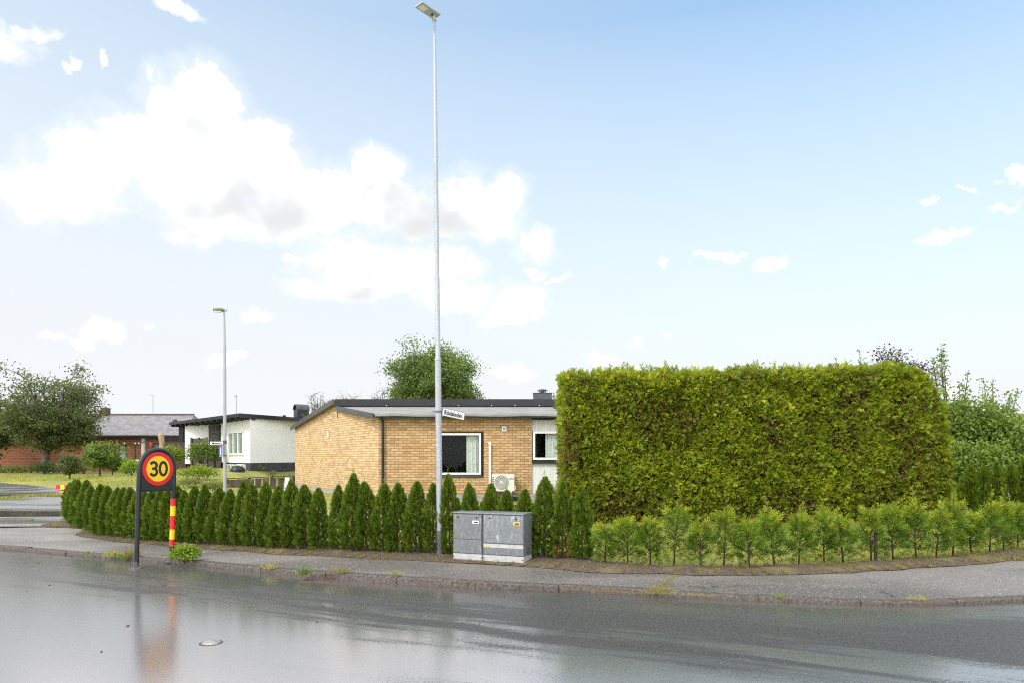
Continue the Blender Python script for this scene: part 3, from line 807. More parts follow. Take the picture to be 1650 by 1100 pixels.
# ------------------------------------------------------------------ weeds at the kerb: countable tufts
def tuft(px, py, n, h, mat, label, zz=0.0, spread=.06):
    p = flat(px, py, zz); r = np.random.default_rng(int(px))
    a = r.uniform(0, 6.28, n); q = np.stack([np.cos(a), np.sin(a), 0 * a], 1)
    P = np.array(p) + q * r.uniform(0, spread, (n, 1)) * np.array([1.6, .5, 1])
    ax = q * r.uniform(.2, 1.1, (n, 1)) + np.array([0, 0, 1])
    V, R = fronds(P, ax, rand_dirs(n), r.uniform(.5, 1, n) * h, np.clip(r.normal(.5, .25, n), 0, 1), np.array([(0, .03), (.6, .035), (1, 0), (0, -.03)]), .5)
    o = quads_obj('grass_tuft', V, R, M[mat], None, p); o.location = p
    tag(o, label, 'weed', 'grass tufts along the kerb')
tuft(141, 893, 40, .09, 'bushmid', 'tiny green grass tuft on kerb left of the speed sign', .06)
tuft(180, 896, 90, .13, 'grass', 'bright green grass tuft on kerb, second left of speed sign', .05)
tuft(198, 900, 80, .11, 'bushmid', 'dark green weed tuft on kerb just left of speed sign', .03)
tuft(211, 899, 60, .2, 'drygrass', 'dry straw coloured tuft touching left post of speed sign', .03)
tuft(434, 916, 50, .10, 'grass', 'thin yellow-green tuft on kerb below left part of hedge row', .06)
tuft(490, 926, 70, .12, 'bushmid', 'large green grass tuft hanging over the kerb beside the rusty drain', .06)
tuft(545, 922, 60, .11, 'drygrass', 'dry yellow grass tuft on pavement edge right of drain', .09, .1)
tuft(636, 925, 45, .08, 'grass', 'small green tuft on kerb edge left of the tall lamp post', .09)
tuft(1062, 955, 80, .1, 'drygrass', 'yellow grass tuft at kerb where the pavement joint ends', .07, .1)
tuft(1258, 963, 26, .07, 'bushbright', 'small bright weed on kerb below young conifers', .05)
tuft(1478, 966, 50, .06, 'grass', 'flat green tuft on the kerb at far right', .05, .1)
tuft(50, 839, 40, .09, 'bushmid', 'small weed on wet side road beside the puddle', .1)
# yellow moss line in the pavement joint
pts = []
for k in range(900):
    t = random.random()
    a = flat(lerp(1050, 1095, t), lerp(950, 925, t), .09) if random.random() < .4 else flat(lerp(905, 1150, t), lerp(948, 959.5, t), .085)
    pts.append((a.x + random.gauss(0, .03), a.y + random.gauss(0, .015), a.z - .005))
blades('joint_moss', np.array(pts), .015, .045, 'drygrass', .006, 1.2)
bush('kerb_weed_bush', flat(298, 905, .04), .5, .36, .29, 'leafy light green weed bush at foot of speed sign', 'bushbright', 1300, .042, cat='weed', seed=5, stems=9, lumps=11, low=.1)

# loose grit and leaf scraps along the gutter
pts = []
for _ in range(420):
    i = random.randrange(len(kc)); q = kc[i]
    if not -9.5 < q.x < 7: continue
    dd = abs(random.gauss(0, .28)) if random.random() < .75 else random.uniform(0, 4)
    pts.append((q.x + random.gauss(0, .1), q.y - .02 - dd, .004))
mb = MB()
for p in pts:
    r_ = random.uniform(.004, .013); a = random.uniform(0, 6.28)
    mb.box(p, (r_ * math.cos(a), r_ * math.sin(a), 0), (-r_ * .7 * math.sin(a), r_ * .7 * math.cos(a), 0), (0, 0, r_ * .45))
tag(mb.build('grit', M['rust']), kind='stuff')

# ------------------------------------------------------------------ drain, valve cover
p = flat(512, 934); r_ = thing('drain_grate', p, 'rusty reddish drain grate in the gutter beside kerb', 'drain')
mb = MB(); mb.abox(-.2, .2, -.14, .14, -.02, .006); mb.build('frame', M['rust'], r_)
mb = MB()
for k in range(7): mb.abox(-.17 + k * .05, -.145 + k * .05, -.11, .11, .006, .014)
mb.build('bars', M['iron'], r_)
p = flat(340, 1035); r_ = thing('valve_cover', p, 'small round iron valve cover set in the wet road', 'manhole')
mb = MB(); mb.lathe((0, 0, -.02), [(.1, 0), (.1, .022), (.09, .023)], 28); mb.build('ring', M['iron'], r_)
mb = MB(); mb.lathe((0, 0, -.015), [(.082, 0), (.082, .022), (.078, .024)], 28)
for k in range(4): mb.abox(-.05, .05, -.055 + k * .033, -.045 + k * .033, .006, .013)
mb.build('lid', M['road'], r_)

# ------------------------------------------------------------------ speed sign
def speed_sign():
    a = flat(219.5, 915); dB = 10.6; b = Vector((xd(275.8, dB), dB, 0.03))
    at_top = Vector((xd(223.2, a.y), a.y, 0)) - Vector((a.x, a.y, 0))   # slight lean
    root = thing('speed_sign', a, 'black arched speed limit sign with yellow 30 disc on two posts', 'road sign')
    ax = Vector((b.x - a.x, b.y - a.y, 0)); W = ax.length; u = ax.normalized(); nrm = Vector((u.y, -u.x, 0))   # towards the camera
    zc = 1.465
    lean = Vector((0.045 / 1.45, 0, 0))
    def Pt(s, z, off=0.0): return Vector((a.x, a.y, 0)) + u * s + nrm * off + lean * z + Vector((0, 0, z))
    R = W / 2; pr = .034
    path = [Pt(0, .05)] + [Pt(0, z) for z in (.4, .8, 1.15)] + [Pt(R - R * math.cos(t), zc + R * math.sin(t)) for t in [math.pi * k / 16 for k in range(17)]] + [Pt(W, z) for z in (1.15, .8, .4, .06)]
    mb = MB(); mb.tube(path, pr, 14); auto_smooth(mb.build('frame', M['black'], root, a))
    mb = MB()
    poly = [Pt(.02, 1.15, -.012), Pt(W - .02, 1.15, -.012)] + [Pt(R + (R - .02) * math.cos(t), zc + (R - .02) * math.sin(t), -.012) for t in [math.pi * k / 20 for k in range(21)]]
    mb.prism(poly, nrm * .03); mb.build('panel', M['blackmetal'], root, a)
    mb = MB(); mb.bar(Pt(.03, 1.14), Pt(W - .03, 1.14), .03, .03); mb.build('lower_rail', M['black'], root, a)
    def disc(name, r, off, mat, thick=.004):
        mb = MB(); mb.lathe(Pt(R, zc + .003, off), [(r, 0), (r, thick)], 48, nrm); return mb.build(name, mat, root, a)
    dr = disc('sign_disc', .256, .020, M['red'], .005)
    mb = MB(); mb.lathe(Pt(R, zc + .003, .0255), [(.193, 0), (.193, .002)], 48, nrm); yf = mb.build('yellow_field', M['yellow'], dr, a)
    mb = MB(); off = .0285
    def D(x, y): return Pt(R, zc + .003, off) + u * x + Vector((0, 0, y))
    def arc(cx, cy, rx, ry, t0, t1, n=16): return [D(cx + rx * math.cos(math.radians(lerp(t0, t1, k / n))), cy + ry * math.sin(math.radians(lerp(t0, t1, k / n)))) for k in range(n + 1)]
    w = .041
    mb.ribbon(arc(.082, 0, .058, .098, 0, 360, 36), w, nrm, .0015)
    mb.ribbon(arc(-.078, .051, .050, .047, 160, -85, 18), w, nrm, .0015)
    mb.ribbon(arc(-.078, -.046, .054, .052, 85, -160, 18), w, nrm, .0017)
    mb.ribbon([D(-.105, .0035), D(-.072, .0035)], w * .9, nrm, .0013)
    mb.build('digits', M['digit'], dr, a)
    zs = [1.000, .889, .735, .523, .369, .262]
    for k in range(5):
        mb = MB(); mb.tube([Pt(W, zs[k], .004), Pt(W, zs[k + 1], .004)], pr + .0035, 14); auto_smooth(mb.build('reflective_band', M['red'] if k % 2 == 0 else M['yellow'], root, a))
    for (s, z0) in ((0, 0.0), (W, .02)):
        mb = MB(); c = Pt(s, 0); mb.lathe((c.x, c.y, z0), [(.095, 0), (.09, .018), (.05, .024), (.036, .03), (.036, .1)], 16); auto_smooth(mb.build('foot', M['iron'], root, a))
speed_sign()

# ------------------------------------------------------------------ text helper
def text_mesh(name, body, size, origin, xdir, zdir, mat, parent, base, weight=.0, sx=1.0):
    cu = bpy.data.curves.new(name, 'FONT'); cu.body = body; cu.size = 1; cu.extrude = .004; cu.offset = weight
    cu.align_x = 'CENTER'; cu.align_y = 'CENTER'; cu.resolution_u = 3
    o = bpy.data.objects.new(name, cu); COL.objects.link(o)
    bpy.context.view_layer.update()
    me = bpy.data.meshes.new_from_object(o.evaluated_get(bpy.context.evaluated_depsgraph_get()))
    bpy.data.objects.remove(o)
    xd_, zd_ = Vector(xdir).normalized(), Vector(zdir).normalized(); nd = xd_.cross(zd_)
    for v in me.vertices:
        q = Vector(origin) + xd_ * v.co.x * size * sx + zd_ * v.co.y * size + nd * v.co.z
        v.co = q - Vector(base)
    me.materials.clear(); me.materials.append(mat); me.name = name
    ob = bpy.data.objects.new(name, me); COL.objects.link(ob); ob.parent = parent
    return ob

# ------------------------------------------------------------------ tall lamp post and its street name plate
def tall_lamp():
    d = 10.66; base = Vector((xd(709, d), d, .095))
    root = thing('street_lamp', base, 'tall grey metal street lamp post beside the cabinets, flat lantern on top', 'street lamp')
    def C(z): # slight lean to the left
        return Vector((base.x - .088 * (z - .1) / 8.3, d, z))
    zj = zd(578, d); ztop = zd(33, d)
    mb = MB(); mb.tube([C(.1), C(.5)], .053, 20); auto_smooth(mb.build('sleeve', M['sleeve'], root, base))
    mb = MB(); mb.lathe((base.x, d, .07), [(.19, 0), (.185, .03), (.06, .04)], 24); auto_smooth(mb.build('foot', M['concrete'], root, base))
    mb = MB(); mb.tube([C(.5), C(zj)], .048, 20); lo = auto_smooth(mb.build('lower_tube', M['galv'], root, base))
    mb = MB(); mb.box(C(1.45) + Vector((-.004, -.0465, 0)), (.026, 0, 0), (0, .006, 0), (0, 0, .16)); bevel(mb.build('service_hatch', M['galv'], root, base), .004)
    mb = MB(); mb.box(C(zd(717, d)) + Vector((-.015, -.049, 0)), (.014, 0, 0), (0, .002, 0), (0, 0, .008)); mb.build('sticker', M['white'], root, base)
    mb = MB(); mb.tube([C(zj - .02), C(zj), C(zj + .03), C(zd(300, d)), C(zd(140, d)), C(zd(139, d)), C(ztop)], [.052, .052, .040, .033, .028, .025, .021], 18); auto_smooth(mb.build('upper_tube', M['galv'], root, base))
    t = C(ztop)
    mb = MB(); mb.tube([t - Vector((0, 0, .01)), t + Vector((0, 0, .008))], .034, 16); mb.tube([t, t + Vector((-.005, -.01, .08))], [.02, .026], 14); auto_smooth(mb.build('lantern_bracket', M['galv'], root, base))
    ax = Vector((-.67, -.74, .03)).normalized(); sd = Vector((.74, -.67, 0)).normalized(); up = sd.cross(ax) * -1
    if up.z < 0: up = -up
    c = t + Vector((0, 0, .085)) + ax * .13
    mb = MB(); mb.box(c, ax * .19, sd * .088, up * .014); bevel(mb.build('lantern', M['greymetal'] if False else M['galv'], root, base), .008)
    mb = MB(); mb.box(c + ax * .1 - up * .016, ax * .06, sd * .055, up * .004); mb.build('lantern_lens', M['lamp'], root, base)
    mb = MB(); mb.lathe(c - ax * .09 - up * .014, [(.022, 0), (.018, -.018)], 12, up); mb.build('sensor_cap', M['black'], root, base)
    # plate
    pz = zd(664, d)
    pc = C(pz) + Vector((.05, -.0, 0))
    sroot = thing('street_name_sign', pc, 'white Rödaledsv. street name plate tilted on the tall lamp post', 'street sign')
    yaw = math.radians(38); droop = math.radians(-8.5)
    xv = Vector((math.cos(yaw) * math.cos(droop), math.sin(yaw) * math.cos(droop), math.sin(droop)))
    zv = Vector((0, 0, 1)) - xv * xv.z; zv.normalize(); nv = xv.cross(zv)   # towards the camera side
    if nv.y > 0: nv = -nv
    L = .425; H = .125
    cc = pc + xv * (L / 2 + .005) + Vector((0, 0, .018))
    mb = MB(); mb.box(cc, xv * L / 2, nv * .006, zv * H / 2); pl = mb.build('plate', M['black'], sroot, pc)
    mb = MB(); mb.box(cc + nv * .0065, xv * (L / 2 - .007), nv * .0015, zv * (H / 2 - .006)); mb.build('white_face', M['white'], pl, pc)
    text_mesh('lettering', 'Rödaledsv.', .098, cc + nv * .0105 - zv * .003, xv, zv, M['digit'], pl, pc, .006, .84)
    mb = MB(); mb.tube([C(pz + .015) - Vector((0, 0, .012)), C(pz + .015) + Vector((0, 0, .012))], .058, 18); mb.bar(C(pz + .015) - Vector((.1, 0, 0)), C(pz + .015) - Vector((.05, 0, 0)), .006, .012)
    mb.build('clamp', M['sleeve'], sroot, pc)
tall_lamp()

def far_lamp():
    d = 24.0; x = xd(362.5, d); base = Vector((x, d, T(x, d)))
    root = thing('street_lamp', base, 'slim grey street lamp rising in front of the white house', 'street lamp')
    zt = zd(504, d); zj = zd(556, d)
    mb = MB(); mb.tube([(x, d, base.z - .05), (x - .01, d, zj)], [.058, .05], 14); auto_smooth(mb.build('lower_tube', M['galv'], root, base))
    mb = MB(); mb.tube([(x - .01, d, zj), (x - .03, d, zt + .1)], [.038, .03], 12); auto_smooth(mb.build('upper_tube', M['galv'], root, base))
    c = Vector((x - .03, d, zt + .08)); ax = Vector((-.93, -.35, -.02))
    mb = MB()
    prof = [(.0, .05), (.1, .075), (.28, .06), (.36, .02)]
    path = [c + Vector((.02, 0, 0)), c + ax * .06, c + ax * .2, c + ax * .34, c + ax * .37]
    mb.tube(path, [.035, .07, .075, .05, .02], 10); auto_smooth(mb.build('lantern', M['copperpost'], root, base))
    mb = MB(); mb.box(c + ax * .21 - Vector((0, 0, .06)), ax * .12, (.02, -.05, 0), (0, 0, .02)); mb.build('lantern_lens', M['lamp'], root, base)
    mb = MB(); mb.tube([c + Vector((.09, 0, .06)), c + Vector((.1, 0, 0)), c + Vector((.04, 0, -.06))], .02, 8); mb.build('lantern_bracket', M['galv'], root, base)
    # name plate
    z1 = zd(713.5, d); s1 = Vector((x, d - .07, z1)); q = thing('street_name_sign', s1, 'small white Murarev. street name plate on the slim far lamp', 'street sign')
    mb = MB(); mb.abox(x - .49, x - .02, d - .085, d - .07, z1 - .065, z1 + .065); p1 = mb.build('plate', M['black'], q, s1)
    mb = MB(); mb.abox(x - .482, x - .028, d - .088, d - .0855, z1 - .057, z1 + .057); mb.build('white_face', M['white'], p1, s1)
    text_mesh('lettering', 'Murarev.', .105, (x - .255, d - .092, z1 - .002), (1, 0, 0), (0, 0, 1), M['digit'], p1, s1, .012, .88)
    mb = MB(); mb.tube([(x - .012, d, z1 - .02), (x - .012, d, z1 + .1)], .072, 12); mb.bar((x, d - .06, z1 + .05), (x + .1, d - .06, z1 + .05), .02, .02); mb.build('clamp', M['sleeve'], q, s1)
    z2 = zd(724.5, d); s2 = Vector((x - .1, d - .08, z2)); q = thing('dead_end_sign', s2, 'blue dead end sign with red bar on the slim far lamp', 'road sign')
    xv = Vector((.75, -.66, 0)).normalized(); nv = Vector((-.66, -.75, 0)).normalized()
    mb = MB(); mb.box(s2, xv * .14, nv * .01, (0, 0, .225)); pl = bevel(mb.build('plate', M['white'], q, s2), .004)
    mb = MB(); mb.box(s2 + nv * .0115, xv * .13, nv * .0015, (0, 0, .215)); mb.build('blue_field', M['blue'], pl, s2)
    mb = MB(); mb.box(s2 + nv * .0145 - Vector((0, 0, .045)), xv * .026, nv * .0015, (0, 0, .125)); mb.build('white_stem', M['white'], pl, s2)
    mb = MB(); mb.box(s2 + nv * .0145 + Vector((0, 0, .115)), xv * .075, nv * .002, (0, 0, .032)); mb.build('red_bar', M['red'], pl, s2)
    mb = MB(); mb.tube([(x - .012, d, z2 - .21), (x - .012, d, z2 - .17)], .07, 12); mb.bar((x, d - .03, z2 - .19), s2 - Vector((0, 0, .19)) - nv * .012, .02, .02); mb.build('clamp', M['sleeve'], q, s2)
far_lamp()

# ------------------------------------------------------------------ cable cabinets
def cabinets():
    A_ = Vector((xd(729.5, 10.28), 10.28, 0)); B_ = Vector((xd(844, 9.86), 9.86, 0))
    u = (B_ - A_).normalized(); W = (B_ - A_).length; v = Vector((-u.y, u.x, 0)); f = -v; DP = .36
    z0, ztop = .085, .80
    def cab(s0, s1, label, mats, split, strip, plate):
        base = A_ + u * (s0 + s1) / 2 + v * DP / 2 + Vector((0, 0, z0))
        root = thing('cable_cabinet', base, label, 'utility cabinet', 'grey cable cabinets by the lamp post')
        def P(s, dd, z): return A_ + u * s + v * dd + Vector((0, 0, z))
        def bx(a0, a1, d0, d1, za, zb): 
            mb = MB(); mb.box((P(a0, d0, za) + P(a1, d1, zb)) / 2, u * (a1 - a0) / 2, v * (d1 - d0) / 2, (0, 0, (zb - za) / 2)); return mb
        bevel(bx(s0 + .004, s1 - .004, .006, DP - .006, z0 - .05, z0 + .115).build('base', M['cabbase'], root, base), .006)
        bevel(bx(s0 + .002, s1 - .002, .012, DP, z0 + .115, ztop).build('housing', M['cab'], root, base), .006)
        bevel(bx(s0 - .004, s1 + .004, -.012, DP + .008, ztop, ztop + .022).build('lid', M['cab'], root, base), .006)
        lo = bevel(bx(s0 + .012, s1 - .012, -.002, .011, z0 + .125, split[0]).build('lower_door', M[mats[0]], root, base), .004)
        up = bevel(bx(s0 + .012, s1 - .012, -.004, .011, split[1], ztop - .012).build('upper_door', M[mats[1]], root, base), .004)
        if strip:
            st = bx(s0 + .012, s1 - .012, -.003, .011, split[0] + .006, split[1] - .014).build('label_strip', M['cabbase'], root, base)
            mb = MB(); mb.lathe(P(s0 + .085, -.0045, (split[0] + split[1]) / 2 - .004), [(.02, 0), (.02, .002)], 14, f); mb.build('yellow_dot', M['labelyellow'], st, base)
        q = bx(plate[0], plate[0] + plate[1], -.010, -.0045, plate[2], plate[2] + plate[3]).build('name_plate', M[plate[4]], up, base)
        bx(plate[0] + plate[1] * .3, plate[0] + plate[1] * .85, -.0125, -.0105, plate[2] + plate[3] * .25, plate[2] + plate[3] * .65).build('handle_slot', M['black'], q, base)
        for sx in (.18, .82):
            mb = MB(); mb.lathe(P(lerp(s0, s1, sx), -.004, ztop - .055), [(.013, 0), (.012, .008)], 12, f); mb.build('lock', M['black'], up, base)
        for sx in (.03, .97):
            mb = MB(); mb.lathe(P(lerp(s0, s1, sx), .005, z0 + .07), [(.008, 0), (.008, .006)], 10, f); mb.build('bolt', M['black'], root, base)
        return root, base, P
    cab(0, .485, 'plain grey cable cabinet, narrower left one of the pair', ('cab', 'cab'), (zd(868, 10.2) - .004, zd(868, 10.2) + .004), False, (.33, .105, .655, .045, 'white'))
    root, base, P = cab(.495, W, 'wider grey cable cabinet with scrubbed door and yellow plate', ('cab', 'cab_scrubbed'), (zd(883, 10.0) + .002, zd(874.5, 10.0)), True, (W - .165, .11, .655, .045, 'labelyellow'))
    # side vent on the right end
    mb = MB(); c = P(W + .001, DP * .55, .27)
    mb.lathe(c, [(.055, 0), (.055, .004)], 20, u); o = mb.build('side_vent', M['sleeve'], root, base)
cabinets()

# ------------------------------------------------------------------ columnar conifer row
ORD = ['first', 'second', 'third', 'fourth', 'fifth', 'sixth', 'seventh', 'eighth', 'ninth', 'tenth', 'eleventh', 'twelfth', 'thirteenth', 'fourteenth', 'fifteenth', 'sixteenth', 'seventeenth', 'eighteenth', 'nineteenth', 'twentieth']
BASE = [(105, 838), (118, 845), (130, 851), (150, 858), (200, 864), (284, 872), (350, 876), (400, 880), (500, 884), (560, 887), (670, 892), (760, 895), (870, 899), (950, 904)]
rowL = [(114, 772, 838), (119, 766, 843), (126, 766, 848), (139, 766, 853), (149, 774, 857), (162, 772, 861), (175, 775, 862), (187, 778, 864), (199, 778, 865), (211, 777, 866), (224, 782, 868), (236, 784, 869), (249, 781, 870), (261, 776, 871), (274, 775, 872), (287, 774, 873), (299, 782, 874), (313, 774, 875), (330, 771, 876), (349, 777, 877), (368, 780, 879),
        (387, 764, 880), (411, 769, 881), (429, 766, 882), (451, 773, 883), (471, 764, 884), (492, 771, 885), (516, 777, 886), (543, 771, 887), (567, 752, 888), (591, 766, 889), (616, 768, 890), (640, 768, 891), (669, 765, 892),
        (698, 768, 893), (725, 752, 894), (756, 768, 895), (783, 768, 896), (814, 780, 897), (846, 778, 898), (876, 756, 900), (906, 764, 902), (938, 772, 904)]
variants = []
for s in range(9):
    br = 0.0
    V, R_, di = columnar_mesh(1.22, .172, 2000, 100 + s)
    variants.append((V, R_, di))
protoT = {}
def conifer_label(i, px):
    n = len(rowL); ipole = max(k for k in range(n) if rowL[k][0] < 709)
    isign = max(k for k in range(n) if rowL[k][0] < 219)
    iright = min(k for k in range(n) if rowL[k][0] > 281)
    if i <= isign: return ORD[i] + ' columnar conifer from the left end of the clipped green row'
    if i < iright: return ORD[i - isign - 1] + ' columnar conifer seen between the two posts of the speed sign'
    k = ipole - i
    if i <= ipole:
        if px == 567: return 'columnar conifer with the longest thin leader, against the brick gable'
        if px == 591: return 'columnar conifer with brown dead sprigs at its foot, by the brick corner'
        if k == 0: return 'columnar conifer directly left of the tall lamp post, partly hidden by it'
        if k < 14: return ORD[k] + ' columnar conifer to the left of the tall lamp post'
        return ORD[i - iright] + ' columnar conifer to the right of the speed sign post'
    return {725: 'columnar conifer just right of the tall lamp post, below the window', 756: 'columnar conifer behind the narrow left cable cabinet', 783: 'columnar conifer behind the middle of the cabinets, left of the heat pump',
            814: 'columnar conifer in front of the heat pump fan, behind the cabinets', 846: 'columnar conifer behind the right corner of the wide cabinet',
            876: 'tall columnar conifer first to the right of the grey cabinets', 906: 'columnar conifer with a brown dying foot, at the big hedge', 938: 'last columnar conifer of the green row, beside the young bushy conifers'}[px]
for i, (px, top, by) in enumerate(rowL):
    d = (CH - .12) * F / (by - HY) + .12; x = xd(px, d)
    if px < 120: d += (120 - px) * .18; x = xd(px, d)
    h = zd(top, d) - .12
    special = {591: .10, 906: .62, 669: .12, 471: .06}.get(px)
    vi = (i * 4) % 9
    root = empty('columnar_conifer', (x, d, .12 + max(0, T(x, d) - .075)))
    tag(root, conifer_label(i, px), 'conifer', 'columnar conifers planted along the pavement')
    w = interp(px, [(100, .90), (300, .93), (420, .93), (600, .94), (700, .96), (938, 1.02)]) * random.uniform(.80, 1.12)
    root.rotation_euler = (random.gauss(0, .025), random.gauss(0, .025), random.uniform(0, 6.28))
    root.scale = (w, w, h / 1.22)
    if special:
        V, R_, di = columnar_mesh(1.22, .172, 2000, 300 + px, special)
        nq = len(V) // 4
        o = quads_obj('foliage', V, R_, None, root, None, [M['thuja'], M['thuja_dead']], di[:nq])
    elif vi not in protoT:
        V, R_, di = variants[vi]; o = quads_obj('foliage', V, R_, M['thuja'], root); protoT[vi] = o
    else:
        o = protoT[vi].copy(); COL.objects.link(o); o.parent = root
    if 'stem' not in protoT:
        mb = MB(); mb.tube([(0, 0, -.05), (0, 0, .4), (.005, 0, 1.12)], [.02, .016, .003], 7)
        for k in range(26):
            z = .06 + k * .038; a = k * 2.4; mb.tube([(0, 0, z), (.09 * math.cos(a), .09 * math.sin(a), z + .09)], [.006, .002], 4, False)
        protoT['stem'] = mb.build('stem', M['stem'], root)
    else:
        o = protoT['stem'].copy(); COL.objects.link(o); o.parent = root

# tall green weed standing between two conifers
wx = flat(213, 872, .1)
r_ = thing('tall_weed', wx, 'tall narrow-leaved pale green weed behind left post of speed sign', 'weed')
mb = MB(); mb.tube([wx, wx + Vector((.01, 0, .3)), wx + Vector((.02, -.02, .52))], [.006, .005, .002], 5); mb.build('stem', M['bushbright'], r_, wx)
n = 46; tt = rng.uniform(.1, 1, n); ph = rng.uniform(0, 6.28, n)
V, R_ = fronds(np.array(wx) + np.stack([.02 * tt, -.02 * tt, .52 * tt], 1), np.stack([np.cos(ph), np.sin(ph), .55 + 0 * ph], 1), np.tile([0, 0, 1.], (n, 1)), rng.uniform(.1, .17, n), rng.uniform(.3, 1, n), np.array([(0, .03), (.5, .075), (1, 0), (.5, -.075)]), .5)
quads_obj('leaves', V, R_, M['bushmid'], r_, wx)

# ------------------------------------------------------------------ young bushy conifers
rowR = [(975, 908, 835, 0), (1012, 909, 826, .0), (1048, 911, 826, 0), (1086, 911, 782, 1), (1129, 913, 830, 0), (1166, 913, 792, 1), (1208, 916, 829, 0), (1248, 912, 800, 1), (1287, 909, 808, .6), (1328, 907, 795, .7), (1359, 907, 815, .4), (1404, 905, 818, .3), (1439, 903, 812, .3),
        (1476, 902, 780, .8), (1508, 899, 800, .5), (1535, 897, 778, .8), (1566, 893, 810, .4), (1594, 892, 782, .9), (1617, 889, 780, .9), (1640, 885, 808, .3), (1664, 881, 800, .4), (1690, 876, 800, .5)]
def young_mesh(seed, h, tip):
    """open, drooping sprays on ascending branches; a thin leader when tip > 0"""
    r = random.Random(seed); sm = MB(); P = []; A2 = []; S = []; Rd = []
    body = h * (.70 if tip > .3 else .92)
    sm.tube([(0, 0, -.05), (r.uniform(-.015, .015), 0, body * .5), (r.uniform(-.02, .02), 0, h)], [.013, .009, .002], 6)
    nb = r.randint(26, 42); fat = r.uniform(.55, 1.0)
    for k in range(nb):
        t = (k + .5) / nb; z0 = lerp(.17, .92, t) * body; a = 2.4 * k + r.uniform(-.5, .5)
        L = fat * lerp(.30, .13, t ** 1.2) * r.uniform(.75, 1.2) * (0.6 if t < .12 else 1)
        up = lerp(.5, 1.2, t); d = Vector((math.cos(a), math.sin(a), up)).normalized()
        p0 = Vector((0, 0, z0)); p1 = p0 + d * L * .6; p2 = p1 + Vector((d.x, d.y, up * .35)).normalized() * L * .5
        sm.tube([p0, p1, p2], [.005, .0035, .0015], 4, False)
        nf = r.randint(7, 12) if t > .2 else 6
        for j in range(nf):
            q = r.uniform(.25, 1); b = p0.lerp(p1, q / .6) if q < .6 else p1.lerp(p2, (q - .6) / .4)
            dd = Vector((d.x + r.gauss(0, .45), d.y + r.gauss(0, .45), up * .6 + r.gauss(0, .4)))
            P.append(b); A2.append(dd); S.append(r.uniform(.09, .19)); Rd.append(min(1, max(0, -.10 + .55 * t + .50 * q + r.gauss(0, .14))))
    for k in range(34):      # thin hanging twigs low on the stem
        z = r.uniform(.05, .34) * body; a = r.uniform(0, 6.28); q = r.uniform(.02, .13)
        P.append(Vector((math.cos(a) * q, math.sin(a) * q, z))); A2.append(Vector((math.cos(a), math.sin(a), r.uniform(-.5, .8)))); S.append(r.uniform(.06, .12)); Rd.append(r.uniform(0, .45))
    if tip > .3:
        for k in range(20):
            z = lerp(body * .85, h, r.random() ** .8); a = r.uniform(0, 6.28); q = (h - z) / (h - body * .85)
            P.append(Vector((0, 0, z))); A2.append(Vector((math.cos(a), math.sin(a), 1.1))); S.append(lerp(.05, .13, q)); Rd.append(min(1, r.uniform(.75, 1)))
    P = np.array([tuple(p) for p in P]); A2 = np.array([tuple(p) for p in A2])
    V, R_ = fronds(P, A2, rand_dirs(len(P)), np.array(S), np.array(Rd), FR9, .35)
    return sm, V, R_
for i, (px, by, top, tip) in enumerate(rowR):
    d = (CH - .11) * F / (by - HY); x = xd(px, d); h = (zd(top, d) - .11) * (random.uniform(.80, 1.0) if tip < .3 else 1)
    base = (x, d, .11)
    if px > 1650: lab = ('first', 'second')[i - 20] + ' young conifer past the right picture edge, cut by the frame'
    elif i < 11: lab = ORD[i] + ' young bushy conifer to the right of the last columnar conifer'
    else: lab = ORD[19 - i] + ' young bushy conifer counted from the right edge of the photo'
    if px == 1086: lab = 'young conifer with the tallest bare leader, fourth right of the columnar row'
    root = tag(empty('young_conifer', base), lab, 'conifer', 'young bushy conifers in front of the big hedge')
    sm, V, R_ = young_mesh(40 + i, h, tip)
    root.rotation_euler = (random.gauss(0, .05), random.gauss(0, .05), random.uniform(0, 6.28))
    sm.build('stem', M['stem'], root, None, True)
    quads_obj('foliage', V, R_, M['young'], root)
p = flat(1411, 906, .1); r_ = thing('wooden_stake', p, 'short dark wooden stake standing among the young conifers', 'stake')
mb = MB(); mb.tube([p - Vector((0, 0, .05)), p + Vector((.0, 0, .52)), p + Vector((0, 0, .54))], [.026, .025, .016], 8); mb.build('post', M['wooddark'], r_, p)

